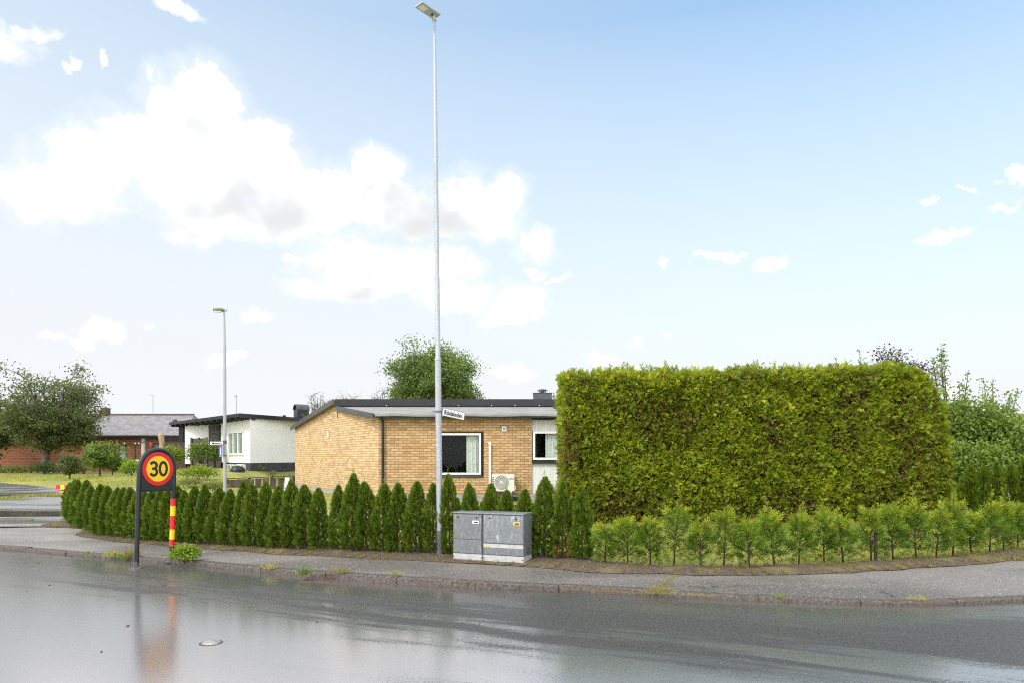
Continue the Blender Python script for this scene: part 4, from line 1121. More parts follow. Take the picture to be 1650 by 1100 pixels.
# ------------------------------------------------------------------ the big clipped hedge
def big_hedge():
    y0 = 16.0; dep = 1.7
    root = thing('clipped_hedge', (xd(1220, y0), y0 + .8, .08), 'huge clipped yellow-green conifer hedge behind the young conifers', 'hedge')
    org = root.location.copy()
    topl = [(896, 640), (899, 618), (906, 603), (920, 596), (960, 597), (975, 592), (1000, 596), (1030, 593), (1060, 592), (1090, 597), (1120, 593), (1150, 592), (1180, 595), (1210, 590), (1250, 591), (1300, 592), (1350, 589), (1400, 587), (1440, 585), (1475, 586), (1492, 594), (1504, 606), (1515, 625), (1525, 655), (1535, 690), (1545, 760)]
    def topz(x): px = CX + x / y0 * F; return zd(interp(px, topl), y0) + .075 * mnoise.noise(Vector((x * 2.1, 4.0, 0))) + .05 * mnoise.noise(Vector((x * 5.0, 9.0, 0)))
    xl = xd(896, y0); xr = xd(1546, y0)
    def surf(x, z, off):   # bumpy front face
        lean = .05 * z
        return y0 + lean + .16 * mnoise.noise(Vector((x * 1.3, z * 1.3, 3))) + .09 * mnoise.noise(Vector((x * 3.2, z * 3.0, 8))) + off
    P = []; AX = []; NR = []; SZ = []; RD = []
    R = random.Random(3)
    def brown(x, z):
        q = mnoise.noise(Vector((x * .55, z * .75, 21))) + .6 * mnoise.noise(Vector((x * 1.7, z * 2.0, 5)))
        return q
    def frond_add(p, ax, v, sz, sp=.45):
        P.append(p); AX.append((ax[0] + R.gauss(0, sp), ax[1] + R.gauss(0, sp), ax[2] + R.gauss(0, sp)))
        NR.append((R.gauss(0, .7), R.gauss(0, .5), .5 + R.gauss(0, .5))); SZ.append(sz); RD.append(min(1, max(0, v)))
    def add(x, y, z, out, deep=True):
        '''one spray: a handful of fronds fanning from one twig; behind it older brown twigs'''
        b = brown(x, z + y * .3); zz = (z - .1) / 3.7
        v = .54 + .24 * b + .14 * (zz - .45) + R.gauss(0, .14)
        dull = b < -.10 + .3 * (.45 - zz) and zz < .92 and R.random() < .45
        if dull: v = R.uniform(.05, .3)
        o = abs(R.gauss(0, .05)) * (.5 if dull else 1)
        side = R.gauss(0, .55); ax = (out[0] + (side if abs(out[0]) < .5 else 0), out[1] + (side * .6 if abs(out[1]) < .5 else 0), out[2] * .8 + R.gauss(.25, .45))
        c = (x + out[0] * o, y + out[1] * o, z + out[2] * o)
        for _ in range(R.randint(4, 7)):
            q = R.uniform(0, .08)
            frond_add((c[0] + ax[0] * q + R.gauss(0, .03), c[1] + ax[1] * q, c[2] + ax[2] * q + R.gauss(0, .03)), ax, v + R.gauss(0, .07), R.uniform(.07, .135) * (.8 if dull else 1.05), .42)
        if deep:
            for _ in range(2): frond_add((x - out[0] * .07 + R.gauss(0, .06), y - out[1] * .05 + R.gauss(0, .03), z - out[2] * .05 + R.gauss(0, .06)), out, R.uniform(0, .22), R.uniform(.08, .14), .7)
    n = 0
    while n < 11500:
        x = R.uniform(xl + .33, xr - .17); z = R.uniform(.12, 3.85)
        if z > topz(x) - .12: continue
        dz = topz(x) - z
        rnd_off = .22 * max(0, 1 - dz / .3) ** 2      # rounded upper edge
        add(x, surf(x, z, rnd_off) + .06, z - .03, (0, -1, .1)); n += 1
    for _ in range(2600):   # top
        x = R.uniform(xl + .33, xr - .17); t = R.random(); y = y0 + .2 + t * dep
        add(x, y, topz(x) - .16 + .12 * mnoise.noise(Vector((x * 2.3, y * 2.3, 1))) + R.uniform(-.05, .03), (0, 0, 1))
    for _ in range(1500):   # left end
        t = R.random(); z = R.uniform(.12, topz(xl + .25)); y = y0 + .15 + t * dep
        add(xl + .36 + .06 * mnoise.noise(Vector((y * 2, z * 2, 3))), y, z, (-1, 0, .1))
    for _ in range(1500):   # right end
        t = R.random(); z = R.uniform(.12, 3.7); y = y0 + .15 + t * dep
        xs_ = xd(interp(HY - (z - CH) / y0 * F, [(586, 1482), (600, 1500), (625, 1515), (690, 1535), (760, 1545), (860, 1550)]), y0)
        add(xs_ - .17 + .08 * mnoise.noise(Vector((y * 2, z * 2, 9))), y, z, (1, 0, .1))
    for _ in range(420):    # stray shoots standing out of the clipped top and face
        x = R.uniform(xl + .1, xr - .6); y = y0 + .15 + R.random() * 1.0; zt_ = topz(x) - .14
        P.append((x, y, zt_ - .03)); AX.append((R.gauss(0, .35), R.gauss(0, .3), 1)); NR.append((R.gauss(0, 1), R.gauss(0, 1), .1)); SZ.append(R.uniform(.12, .24)); RD.append(R.uniform(.6, 1))
    V, R_ = fronds(P, np.array(AX), unit(np.array(NR)), SZ, RD, FR7, .3)
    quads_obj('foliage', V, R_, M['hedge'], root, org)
    # twiggy inside
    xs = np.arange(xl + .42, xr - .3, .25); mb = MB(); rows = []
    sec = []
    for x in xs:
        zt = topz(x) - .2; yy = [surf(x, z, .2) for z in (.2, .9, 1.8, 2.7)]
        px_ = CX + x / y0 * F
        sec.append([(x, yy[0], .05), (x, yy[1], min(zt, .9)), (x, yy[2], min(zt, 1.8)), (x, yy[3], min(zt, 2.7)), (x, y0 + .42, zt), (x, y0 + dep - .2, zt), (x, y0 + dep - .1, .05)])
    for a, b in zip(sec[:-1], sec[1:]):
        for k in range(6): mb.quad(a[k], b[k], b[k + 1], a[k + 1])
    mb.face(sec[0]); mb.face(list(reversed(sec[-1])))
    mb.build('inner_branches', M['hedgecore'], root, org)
big_hedge()
#PART3
# ------------------------------------------------------------------ the yellow brick house
def brick_house():
    yf = 24.0
    C = Vector((xd(610, yf), yf, 0)); E = Vector((xd(475.5, 33.6), 33.6, 0))          # gable: front corner, back corner
    gd = (E - C); GL = gd.length; gu = gd.normalized(); gn = Vector((-gu.y, gu.x, 0))   # outward (to the left)
    if gn.x > 0: gn = -gn
    root = thing('brick_house', (C.x, C.y, .08), 'low yellow brick house with black roof edge behind the conifer row', 'house')
    org = root.location.copy()
    xb = xd(857, yf); xe = 5.2                     # end of the brick, end of the house
    ze = 3.02                                       # wall top under the eave
    tr = .404; Rg = C + gd * tr                     # ridge on the gable
    zr0 = 3.66; zr1 = 3.98; zb = 3.02
    W1 = (xd(708, yf), xd(779.5, yf), zd(768, yf), zd(694, yf))       # window opening
    mb = MB()
    z0 = .34
    mb.wall((C.x, yf), (W1[0], yf), z0, ze, 0)
    mb.wall((W1[0], yf), (W1[1], yf), z0, W1[2], W1[0] - C.x)
    mb.wall((W1[0], yf), (W1[1], yf), W1[3], ze, W1[0] - C.x)
    mb.wall((W1[1], yf), (xb, yf), z0, ze, W1[1] - C.x)
    mb.wall((xb, yf), (xb, yf + .14), z0, ze, 0)
    # reveal
    rv = .13
    mb.wall((W1[0], yf), (W1[0], yf + rv), W1[2], W1[3]); mb.wall((W1[1], yf + rv), (W1[1], yf), W1[2], W1[3])
    mb.build('front_wall', M['brick'], root, org)
    mb = MB()
    mb.face([(E.x, E.y, .3), (C.x, C.y, .3), (C.x, C.y, ze + .02), (Rg.x, Rg.y, zr0 + .02), (Rg.x, Rg.y, zr1 - .05), (E.x, E.y, zb)],
            [(0, .3), (GL, .3), (GL, ze), (GL * (1 - tr), zr0), (GL * (1 - tr), zr1), (0, zb)])
    mb.build('gable_wall', M['brick_gable_lit'], root, org)
    mb = MB()   # dark reveals round the window
    mb.abox(W1[1] - .045, W1[1] - .004, yf + .004, yf + .1, W1[2], W1[3] - .002); mb.abox(W1[0], W1[1] - .05, yf + .004, yf + .1, W1[3] - .045, W1[3] - .004)
    mb.build('window_reveal', M['blackmetal'], root, org)
    # back and right walls
    B2 = Vector((xe, E.y + 1.5, 0))
    mb = MB(); mb.wall((xe, yf), (B2.x, B2.y), .1, 3.0); mb.wall((B2.x, B2.y), (E.x, E.y), .1, 3.0); mb.build('back_wall', M['brick'], root, org)
    mb = MB(); mb.wall((C.x, yf + .01), (xe, yf + .01), -.05, z0 + .004); mb.wall((E.x + .01, E.y), (C.x + .01, C.y + .01), -.05, .34); mb.build('plinth', M['concrete'], root, org)
    # room behind the windows
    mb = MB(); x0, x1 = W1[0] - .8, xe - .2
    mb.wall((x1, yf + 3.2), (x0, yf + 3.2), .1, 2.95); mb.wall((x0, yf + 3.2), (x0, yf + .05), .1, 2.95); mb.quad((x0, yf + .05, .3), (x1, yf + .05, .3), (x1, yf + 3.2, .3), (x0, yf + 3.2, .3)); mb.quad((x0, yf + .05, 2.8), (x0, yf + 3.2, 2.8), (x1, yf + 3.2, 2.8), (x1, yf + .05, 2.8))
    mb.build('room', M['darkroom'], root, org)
    def window(x0, x1, za, zb_, y, fw, curtain):
        mb = MB(); t = .04
        mb.abox(x0, x0 + fw, y - t, y + t, za, zb_); mb.abox(x1 - fw, x1, y - t, y + t, za, zb_)
        mb.abox(x0 + fw, x1 - fw, y - t, y + t, za, za + fw); mb.abox(x0 + fw, x1 - fw, y - t, y + t, zb_ - fw, zb_)
        w = mb.build('window', M['white'], root, org)
        mb = MB(); mb.abox(x0 + fw, x1 - fw, y - .004, y + .004, za + fw, zb_ - fw); mb.build('pane', M['glass'], w, org)
        for (c0, c1) in curtain:
            mb = MB(); n = 40
            for k in range(n):
                a, b = lerp(c0, c1, k / n), lerp(c0, c1, (k + 1) / n)
                ya = y + .12 + .03 * math.sin(a * 46) + .012 * math.sin(a * 90); yb_ = y + .12 + .03 * math.sin(b * 46) + .012 * math.sin(b * 90)
                mb.quad((a, ya, za), (b, yb_, za), (b, yb_, zb_), (a, ya, zb_))
            mb.build('curtain', M['curtain'], w, org, True)
        return w
    w = window(W1[0] + .01, xd(775, yf), zd(764, yf), zd(697, yf), yf + .06, .072, [(xd(751, yf), xd(771, yf))])
    mb = MB(); mb.abox(W1[0] - .02, xd(777, yf), yf - .05, yf + .02, zd(768, yf), zd(765, yf)); mb.build('sill', M['greymetal'], w, org)
    # white boarded part with the second window
    y2 = yf + .06; wz0, wz1 = zd(740, y2), zd(694, y2); wx0 = xd(858.5, y2)
    mb = MB(); mb.wall((xb, y2), (xe, y2), zd(693.5, y2), zd(675.5, y2)); mb.build('white_boarding', M['whiteboards'], root, org)
    mb = MB(); mb.wall((xb, y2), (xe, y2), zd(806, y2), zd(746, y2)); mb.build('white_boarding', M['whiteboards'], root, org)
    mb = MB(); mb.abox(xb, xe, yf - .03, yf + .2, zd(675.5, yf), ze + .02); mb.build('dark_header', M['blackmetal'], root, org)
    w2 = window(wx0, wx0 + 1.9, wz0, wz1, y2 - .02, .08, [(xd(879, y2), xd(899, y2)), (xd(893.5, y2) + .3, wx0 + 1.75)])
    mb = MB(); mb.abox(xb, xe, y2 - .1, y2 + .02, zd(746, y2), zd(741, y2)); mb.build('sill', M['blackmetal'], w2, org)
    mb = MB(); mb.abox(xb, xe, y2 - .02, y2 + .05, -.05, zd(806, y2)); mb.build('plinth', M['plinthdark'], root, org)
    # roofs: the front slope runs from the eave up to the step, the back slope falls away behind
    ov = .30
    rdir = Vector((1, 0, 0))
    Rr = Vector((xe + .3, Rg.y, 0))
    Cg = C + gn * .10
    ed = gd.normalized()
    Fr0 = Vector((C.x - .06, yf - ov, 0)); Fr1 = Vector((xe + .3, yf - ov, 0))
    zf = ze + .10
    def slab(pts, th, name, mat):
        mb = MB(); top = [Vector(p) for p in pts]; mb.prism([p - Vector((0, 0, th)) for p in top], (0, 0, th)); return mb.build(name, mat, root, org)
    # front roof
    Rg2 = Rg + gn * .06
    fr = slab([(Fr0.x, Fr0.y, zf), (Fr1.x, Fr1.y, zf), (Rr.x, Rr.y + .05, zr0 + .03), (Rg2.x, Rg2.y + .05, zr0 + .03)], .06, 'front_roof', M['rooftin'])
    mb = MB(); mb.abox(C.x - .02, xe + .3, yf - ov + .03, yf + .012, ze - .02, ze + .035); mb.build('soffit', M['blackmetal'], fr, org)
    mb = MB()
    for k in range(14): 
        a = lerp(C.x - .04, xe + .3, k / 14); b = lerp(C.x - .04, xe + .3, (k + 1) / 14)
        mb.bar((a, yf - ov - .035, zf - .035 + .012 * math.sin(k * 1.9)), (b, yf - ov - .035, zf - .035 + .012 * math.sin((k + 1) * 1.9)), .07, .07)
    mb.build('gutter', M['rooftin'], fr, org)
    mb = MB(); mb.abox(C.x - .04, xe + .3, yf - ov - .0, yf - ov + .025, ze - .03, zf - .07); mb.build('fascia', M['blackmetal'], fr, org)
    # rake trim of the front slope
    mb = MB(); a = Vector((C.x - .06, yf - ov, zf - .055)); b = Vector((Rg.x, Rg.y, zr0 - .035))
    mb.bar(a + gn * .07, b + gn * .07, .06, .19); bevel(mb.build('rake_trim', M['greymetal'], fr, org), .01)
    # back roof, standing above the front one with a black fascia
    Eo = E + ed * .25 + gn * .12; Rg3 = Rg + gn * .12
    br = slab([(Rg3.x, Rg.y - .1, zr1), (Rr.x, Rr.y - .1, zr1), (xe + .3, Eo.y + 1.5, zb + .1), (Eo.x, Eo.y, zb + .12)], .10, 'back_roof', M['rooftin'])
    mb = MB(); mb.abox(Rg3.x + .02, xe + .3, Rg.y - .13, Rg.y - .105, zr0 + .06, zr1 + .012); mb.build('fascia', M['blackmetal'], br, org)
    mb = MB(); mb.wall((Rg.x, Rg.y + .02), (xe, Rg.y + .02), zr0 - .1, zr1 - .05); mb.build('step_wall', M['greymetal'], br, org)
    mb = MB(); mb.bar(Vector((Rg3.x, Rg3.y - .11, zr1 - .085)) + gn * .03, Vector((Eo.x, Eo.y, zb + .035)) + gn * .03, .05, .21); bevel(mb.build('rake_trim', M['greymetal'], br, org), .01)
    mb = MB()
    for px in (623, 739, 792, 830, 869): mb.abox(xd(px, 27.8) - .02, xd(px, 27.8) + .02, Rg.y - .14, Rg.y - .131, zr0 + .055, zr0 + .08)
    mb.build('fascia_clips', M['white'], br, org)
    # chimney with cowl
    cx, cy = xd(874, 30), 30.0; zt = zd(634.5, 30)
    mb = MB(); mb.abox(cx - .40, cx + .40, cy - .35, cy + .35, 3.3, zt); mb.abox(cx - .42, cx + .42, cy - .37, cy + .37, zt, zt + .04); ch = bevel(mb.build('chimney', M['greymetal'], root, org), .01)
    mb = MB()
    for dx, dy in ((-.14, -.14), (.14, -.14), (.14, .14), (-.14, .14)): mb.abox(cx + dx - .015, cx + dx + .015, cy + dy - .015, cy + dy + .015, zt + .04, zt + .16)
    mb.lathe((cx, cy, zt + .04), [(.1, 0), (.1, .09)], 14); mb.lathe((cx, cy, zt + .155), [(.24, 0), (.23, .02), (.1, .07), (.02, .08)], 18); mb.build('cowl', M['greymetal'], ch, org)
    # downpipe
    dx = xd(617.5, yf); mb = MB()
    mb.tube([(dx, yf - ov, zf - .07), (dx, yf - ov + .02, zf - .12), (dx, yf - .09, ze - .12), (dx, yf - .08, ze - .25), (dx, yf - .08, .12)], .046, 12); mb.lathe((dx, yf - .08, 1.9), [(.055, 0), (.055, .03)], 12)
    auto_smooth(mb.build('downpipe', M['black'], root, org))
    # small fittings
    vx, vz = xd(812.5, yf), zd(690, yf); mb = MB(); mb.abox(vx - .08, vx + .08, yf - .045, yf + .01, vz - .09, vz + .09); v = bevel(mb.build('wall_vent', M['white'], root, org), .008)
    mb = MB(); mb.abox(vx - .045, vx + .045, yf - .05, yf - .0455, vz - .05, vz + .05); mb.build('vent_grille', M['greyplastic'], v, org)
    def on_gable(px, py):
        # intersect the pixel ray with the gable plane
        k = (px - CX) / F; s = (C.x - k * C.y) / (k * gd.y - gd.x); p = C + gd * s
        return Vector((p.x, p.y, zd(py, p.y)))
    p = on_gable(530.5, 699); mb = MB(); mb.tube([p + gn * .05 - Vector((0, 0, .12)), p + gn * .05 + Vector((0, 0, .12))], [.05, .045], 10); mb.bar(p, p + gn * .06, .05, .05); auto_smooth(mb.build('wall_light', M['white'], root, org))
    p = on_gable(544, 667); mb = MB(); mb.box(p, gu * .06, gn * .006, (0, 0, .13)); mb.build('gable_slot', M['rust'], root, org)
    # basement grilles by the ground
    mb = MB()
    for px in (800, 827): mb.abox(xd(px, yf) - .22, xd(px, yf) + .22, yf - .16, yf + .02, .02, .24)
    mb.build('light_well', M['black'], root, org)
    return root
brick_house()

def heat_pump():
    y1 = 23.62; x0, x1 = xd(792.5, y1), xd(829, y1); z0, z1 = zd(791, y1), zd(763.5, y1)
    base = Vector(((x0 + x1) / 2, y1 + .15, z0)); root = thing('heat_pump', base, 'white heat pump unit with round fan grille hung on brick wall', 'heat pump')
    mb = MB(); mb.abox(x0, x1, y1, y1 + .3, z0, z1); bevel(mb.build('casing', M['offwhite'], root, base), .015)
    fx, fz = xd(808, y1), zd(776, y1); mb = MB()
    mb.lathe((fx, y1 - .004, fz), [(.25, 0), (.25, .003)], 40, (0, -1, 0)); fg = mb.build('fan_recess', M['greyplastic'], root, base)
    mb = MB()
    for r in (.235, .195, .155, .115, .075):
        mb.tube([(fx + r * math.cos(t), y1 - .02, fz + r * math.sin(t)) for t in [2 * math.pi * k / 32 for k in range(33)]], .0065, 5, False)
    for k in range(12):
        t = 2 * math.pi * k / 12; mb.bar((fx + .05 * math.cos(t), y1 - .02, fz + .05 * math.sin(t)), (fx + .24 * math.cos(t), y1 - .02, fz + .24 * math.sin(t)), .006, .006, (0, 1, 0))
    mb.lathe((fx, y1 - .015, fz), [(.05, 0), (.045, .012)], 16, (0, -1, 0)); mb.build('fan_grille', M['offwhite'], fg, base)
    mb = MB()
    for k in range(8):
        for j in range(2): mb.abox(x0 - .006, x0 + .0, y1 + .03 + j * .13, y1 + .14 + j * .13, z0 + .04 + k * .063, z0 + .075 + k * .063)
    for k in range(7): mb.abox(x0 + .012, x0 + .075, y1 - .006, y1 - .001, z0 + .05 + k * .07, z0 + .085 + k * .07)
    mb.build('side_louvres', M['sleeve'], root, base)
    lx, lz = xd(822, y1), zd(770.5, y1); mb = MB()
    mb.ribbon([(lx + .03 * math.cos(t), y1 - .003, lz + .03 * math.sin(t)) for t in [2 * math.pi * k / 18 for k in range(19)]], .01, (0, -1, 0), .002)
    for k in range(3): mb.abox(lx + .045 + k * .03, lx + .065 + k * .03, y1 - .005, y1 - .003, lz - .018, lz + .014)
    mb.build('emblem', M['digit'], root, base)
    mb = MB()
    for x in (x0 + .12, x1 - .12): mb.abox(x - .02, x + .02, y1 - .02, 23.995, z0 - .045, z0 - .002); mb.abox(x - .02, x + .02, 23.95, 23.995, z0 - .3, z0 - .046)
    mb.build('bracket', M['white'], root, base)
    px_ = xd(789.5, 23.95); mb = MB(); mb.abox(px_ - .042, px_ + .042, 23.92, 23.998, z0 + .2, zd(715, 23.95)); bevel(mb.build('pipe_cover', M['white'], root, base), .012)
    mb = MB(); mb.lathe((px_, 23.999, zd(714, 23.95)), [(.062, 0), (.06, .07), (.045, .1)], 16, (0, -1, 0)); auto_smooth(mb.build('wall_cap', M['white'], root, base))
    mb = MB(); mb.tube([(px_, 23.95, z0 + .21), (px_, 23.93, z0 + .12), (x0 - .02, y1 + .2, z0 + .1), (x0 + .02, y1 + .2, z0 + .1)], .022, 8); mb.build('hose', M['sleeve'], root, base)
    mb = MB(); mb.abox(x1 - .002, x1 + .05, y1 + .06, y1 + .24, z0 + .04, z0 + .2); bevel(mb.build('valve_cover', M['offwhite'], root, base), .01)
heat_pump()

# ------------------------------------------------------------------ white house
def white_house():
    dc = 36.0
    A = Vector((xd(356, 40), 40, 0)); B = Vector((xd(403, dc), dc, 0)); Cc = Vector((xd(500, 41.0), 41.0, 0)); L0 = Vector((xd(278, 45), 45, 0))
    zt = 3.72; zg = .75
    root = thing('white_house', (B.x, B.y, zg), 'flat-roofed white rendered house with dark roof edge beyond the lawn', 'house')
    org = root.location.copy()
    pl0 = 1.32
    bk1 = Vector((Cc.x + 1, 52, 0)); bk0 = Vector((L0.x + 3, 53, 0))
    mb = MB(); mb.wall(A, B, pl0, zt); mb.wall(B, Cc, pl0, zt); mb.wall(Cc, bk1, pl0, zt); mb.wall(bk1, bk0, .6, zt); mb.wall(bk0, Vector((A.x - .6, 42.5, 0)), pl0, zt)
    mb.wall(Vector((A.x - 1.2, 41.9, 0)), Vector((A.x, A.y, 0)), pl0, zt) if False else None
    mb.build('wall', M['whitewall'], root, org)
    mb = MB(); mb.wall(A + Vector((.03, .03, 0)), B + Vector((0, .03, 0)), .4, pl0 + .01); mb.wall(B + Vector((0, .03, 0)), Cc, .4, pl0 + .01); mb.build('plinth', M['plinthdark'], root, org)
    # porch: recess between the main wall and a small white wall further left
    P0 = Vector((xd(298, 43.2), 43.2, 0)); P1 = Vector((xd(336, 42.2), 42.2, 0)); P2 = Vector((xd(337.5, 44), 44, 0)); P3 = Vector((xd(357, 43.2), 43.2, 0))
    mb = MB(); mb.wall(P0, P1, 1.2, zt - .05); mb.wall(P1, P1 + Vector((.3, 2.2, 0)), 1.2, zt - .05); mb.build('porch_wall', M['whitewall'], root, org)
    mb = MB(); mb.wall(P1 + Vector((.1, 1.5, 0)), Vector((A.x + .4, 43.6, 0)), .6, zt - .05); mb.wall(Vector((A.x, A.y, 0)), Vector((A.x + .4, 43.6, 0)), .6, zt - .05); mb.build('porch_recess', M['wooddark'], root, org)
    # roof slab
    ov = Vector((-.35, -.5, 0))
    p = [L0 + Vector((0, -.4, 0)), B + Vector((-.25, -.75, 0)), Cc + Vector((.5, -.35, 0)), bk1 + Vector((1, .5, 0)), bk0 + Vector((-3, .5, 0))]
    mb = MB(); mb.prism([Vector((q.x, q.y, zt + .005)) for q in p], (0, 0, .05)); mb.prism([Vector((q.x, q.y, zt + .056)) for q in p], (0, 0, .12)); rf = mb.build('roof', M['blackmetal'], root, org)
    mb = MB(); a, b = p[0], p[1]; un = (b - a).normalized(); pn = Vector((un.y, -un.x, 0))
    mb.bar(Vector((a.x, a.y, zt + .08)) + pn * .02, Vector((b.x, b.y, zt + .08)) + pn * .02, .04, .17); a, b = p[1], p[2]; un2 = (b - a).normalized(); pn2 = Vector((un2.y, -un2.x, 0))
    mb.bar(Vector((a.x, a.y, zt + .06)) + pn2 * .02, Vector((b.x, b.y, zt + .06)) + pn2 * .02, .04, .22); mb.build('fascia', M['black'], rf, org)
    for k in range(13):
        q = p[0].lerp(p[1], (k + .5) / 13); mb = MB(); mb.bar(Vector((q.x, q.y, zt - .07)) + pn * .03, Vector((q.x, q.y, zt - .07)) - pn * 1.0, .09, .13); mb.build('rafter', M['blackmetal'], rf, org)
    mb = MB(); mb.abox(L0.x + .55, L0.x + .85, L0.y - .3, L0.y, zt - 1.1, zt); mb.build('porch_post', M['black'], root, org)
    # window of three lights
    def onw(px, a, b):
        k = (px - CX) / F; s = (a.x - k * a.y) / (k * (b.y - a.y) - (b.x - a.x)); return a.lerp(b, s)
    a, b = onw(370, A, B), onw(393, A, B); u = (b - a).normalized(); n_ = Vector((u.y, -u.x, 0)); Lw = (b - a).length
    z0, z1 = zd(731, (a.y + b.y) / 2), zd(695.5, (a.y + b.y) / 2)
    mb = MB()
    for s in (0, Lw / 3, 2 * Lw / 3, Lw): q = a + u * s; mb.box(Vector((q.x, q.y, (z0 + z1) / 2)) + n_ * .03, u * .05, n_ * .05, (0, 0, (z1 - z0) / 2 - .05))
    for z in (z0, z1): q = (a + b) / 2; mb.box(Vector((q.x, q.y, z)) + n_ * .03, u * (Lw / 2 + .05), n_ * .055, (0, 0, .05))
    w = mb.build('window', M['white'], root, org)
    q = (a + b) / 2
    mb = MB(); mb.box(Vector((q.x, q.y, (z0 + z1) / 2)) + n_ * .01, u * (Lw / 2), n_ * .006, (0, 0, (z1 - z0) / 2)); mb.build('pane', M['farglass'], w, org)
    for (pa, pb) in ((368.5, 380), (384, 395.5)):
        a, b = onw(pa, A, B), onw(pb, A, B); Lw = (b - a).length; q = (a + b) / 2; zc = (zd(748.5, q.y) + zd(757, q.y)) / 2
        mb = MB()
        for s in (-1, 0, 1): mb.box(Vector((q.x, q.y, zc)) + u * s * Lw / 2 + n_ * .04, u * .04, n_ * .05, (0, 0, .13))
        for s in (-1, 1): mb.box(Vector((q.x, q.y, zc + s * .16)) + n_ * .04, u * (Lw / 2 + .04), n_ * .055, (0, 0, .03))
        w = mb.build('basement_window', M['white'], root, org)
        mb = MB(); mb.box(Vector((q.x, q.y, zc)) + n_ * .01, u * Lw / 2, n_ * .006, (0, 0, .14)); mb.build('pane', M['farglass'], w, org)
    # barrel-topped chimney and a flue
    cy = 41.0; c0, c1 = xd(474, cy), xd(497, cy); zt2 = zd(659.5, cy); cm = Vector(((c0 + c1) / 2, cy, 0))
    ua = Vector((.78, .62, 0)); va = Vector((-.62, .78, 0)); hl, hw = .36, .30
    mb = MB(); mb.box(cm + Vector((0, 0, (zt + zt2) / 2)), ua * hl, va * hw, (0, 0, (zt2 - zt) / 2)); ch = mb.build('chimney', M['blackmetal'], root, org)
    ro, ri = hw + .03, hw - .03
    outer = [cm - ua * (hl + .04) + va * ro * math.cos(t) + Vector((0, 0, zt2 + ro * math.sin(t))) for t in [math.pi * k / 16 for k in range(17)]]
    inner = [cm - ua * (hl + .04) + va * ri * math.cos(t) + Vector((0, 0, zt2 + ri * math.sin(t))) for t in [math.pi * k / 16 for k in range(17)]]
    mb = MB()
    for k in range(16): mb.prism([outer[k], outer[k + 1], inner[k + 1], inner[k]], ua * (2 * hl + .08))
    cap = mb.build('barrel_cap', M['greymetal'], ch, org)
    fx = xd(458, cy); mb = MB(); mb.lathe((fx, cy, zt), [(.05, 0), (.05, .3), (.1, .31), (.1, .42)], 12); mb.build('flue', M['black'], root, org)
    # satellite dish on the eave
    c = Vector((xd(281.5, 44.4), 44.4, zd(680.5, 44.4))); dr = thing('satellite_dish', c, 'round dark satellite dish on the left eave of white house', 'satellite dish')
    ax = Vector((-.2, -1, .25)).normalized(); mb = MB(); mb.lathe(c, [(.02, -.07), (.12, -.05), (.24, 0), (.25, .005), (.235, .012), (.11, -.035), (.01, -.055)], 24, ax); auto_smooth(mb.build('dish', M['greymetal'], dr, c))
    mb = MB(); mb.tube([c - ax * .06, c - ax * .2, Vector((c.x + .35, c.y + .1, zt + .05))], .025, 8); mb.build('mount', M['black'], dr, c)
    mb = MB(); mb.tube([c - Vector((0, 0, .22)) , c + ax * .3 - Vector((0, 0, .1))], .012, 6); mb.tube([c + ax * .3 - Vector((0, 0, .1)), c + ax * .24 - Vector((0, 0, .08))], .035, 8); mb.build('receiver_arm', M['black'], dr, c)
    return A, B
HA, HB = white_house()
# dark boarded screen beside the white house
p = Vector((xd(326, 40.6), 40.6, .9)); r_ = thing('board_screen', p, 'weathered grey board screen left of the white house window', 'fence')
a, b = Vector((xd(309, 41.2), 41.2, 0)), Vector((xd(356, 39.9), 39.9, 0)); u = (b - a).normalized(); n_ = Vector((u.y, -u.x, 0))
for s0, s1, z0, z1 in ((0, .52, .6, 2.75), (.54, 1, .6, 2.35)):
    mb = MB(); mb.wall(a.lerp(b, s0), a.lerp(b, s1), z0, z1); mb.wall(a.lerp(b, s1) - n_ * .03, a.lerp(b, s0) - n_ * .03, z0, z1); mb.build('boards', M['greyboards'], r_, p)
mb = MB()
for s in (0, .26, .53, .78, .99): q = a.lerp(b, s); mb.abox(q.x - .05, q.x + .05, q.y - .09, q.y - .005, .5, 2.8 if s < .6 else 2.4)
mb.build('posts', M['woodgrey'], r_, p)

def slat_fence():
    d = 27.0; x0, x1 = xd(364, d), xd(474, d); zt0, zt1 = zd(770.5, d), zd(766, d); zg = T(-10, d) - .05
    base = Vector(((x0 + x1) / 2, d, zg)); root = thing('slat_fence', base, 'low dark brown slat fence on the lawn before white house', 'fence')
    n = 46; mb1 = MB()
    for k in range(n):
        t = (k + .5) / n; x = lerp(x0, x1, t); zt = lerp(zt0, zt1, t) + random.uniform(-.012, .012)
        w = .042 if x < lerp(x0, x1, .33) else .03
        if k % 5 == 4 and t > .35: continue
        mb1.box((x, d - .02, (zt + zg) / 2 - .02), (w, random.uniform(-.004, .004), 0), (0, .01, 0), (random.uniform(-.008, .008), 0, (zt - zg) / 2 - .03))
    mb1.build('slats', M['wooddark'], root, base)
    mb = MB(); mb.bar((x0, d, zt0), (x1, d, zt1), .06, .035); mb.build('top_rail', M['wooddark'], root, base)
    for t in (.01, .34, .67, .99):
        x = lerp(x0, x1, t); mb = MB(); mb.abox(x - .04, x + .04, d - .005, d + .075, zg - .05, lerp(zt0, zt1, t) - .02); mb.build('post', M['wooddark'], root, base)
slat_fence()
p = Vector((xd(462, 26.4), 26.4, T(-8, 26.4))); r_ = thing('leaning_board', p, 'pale bluish white board leaning at end of the slat fence', 'board')
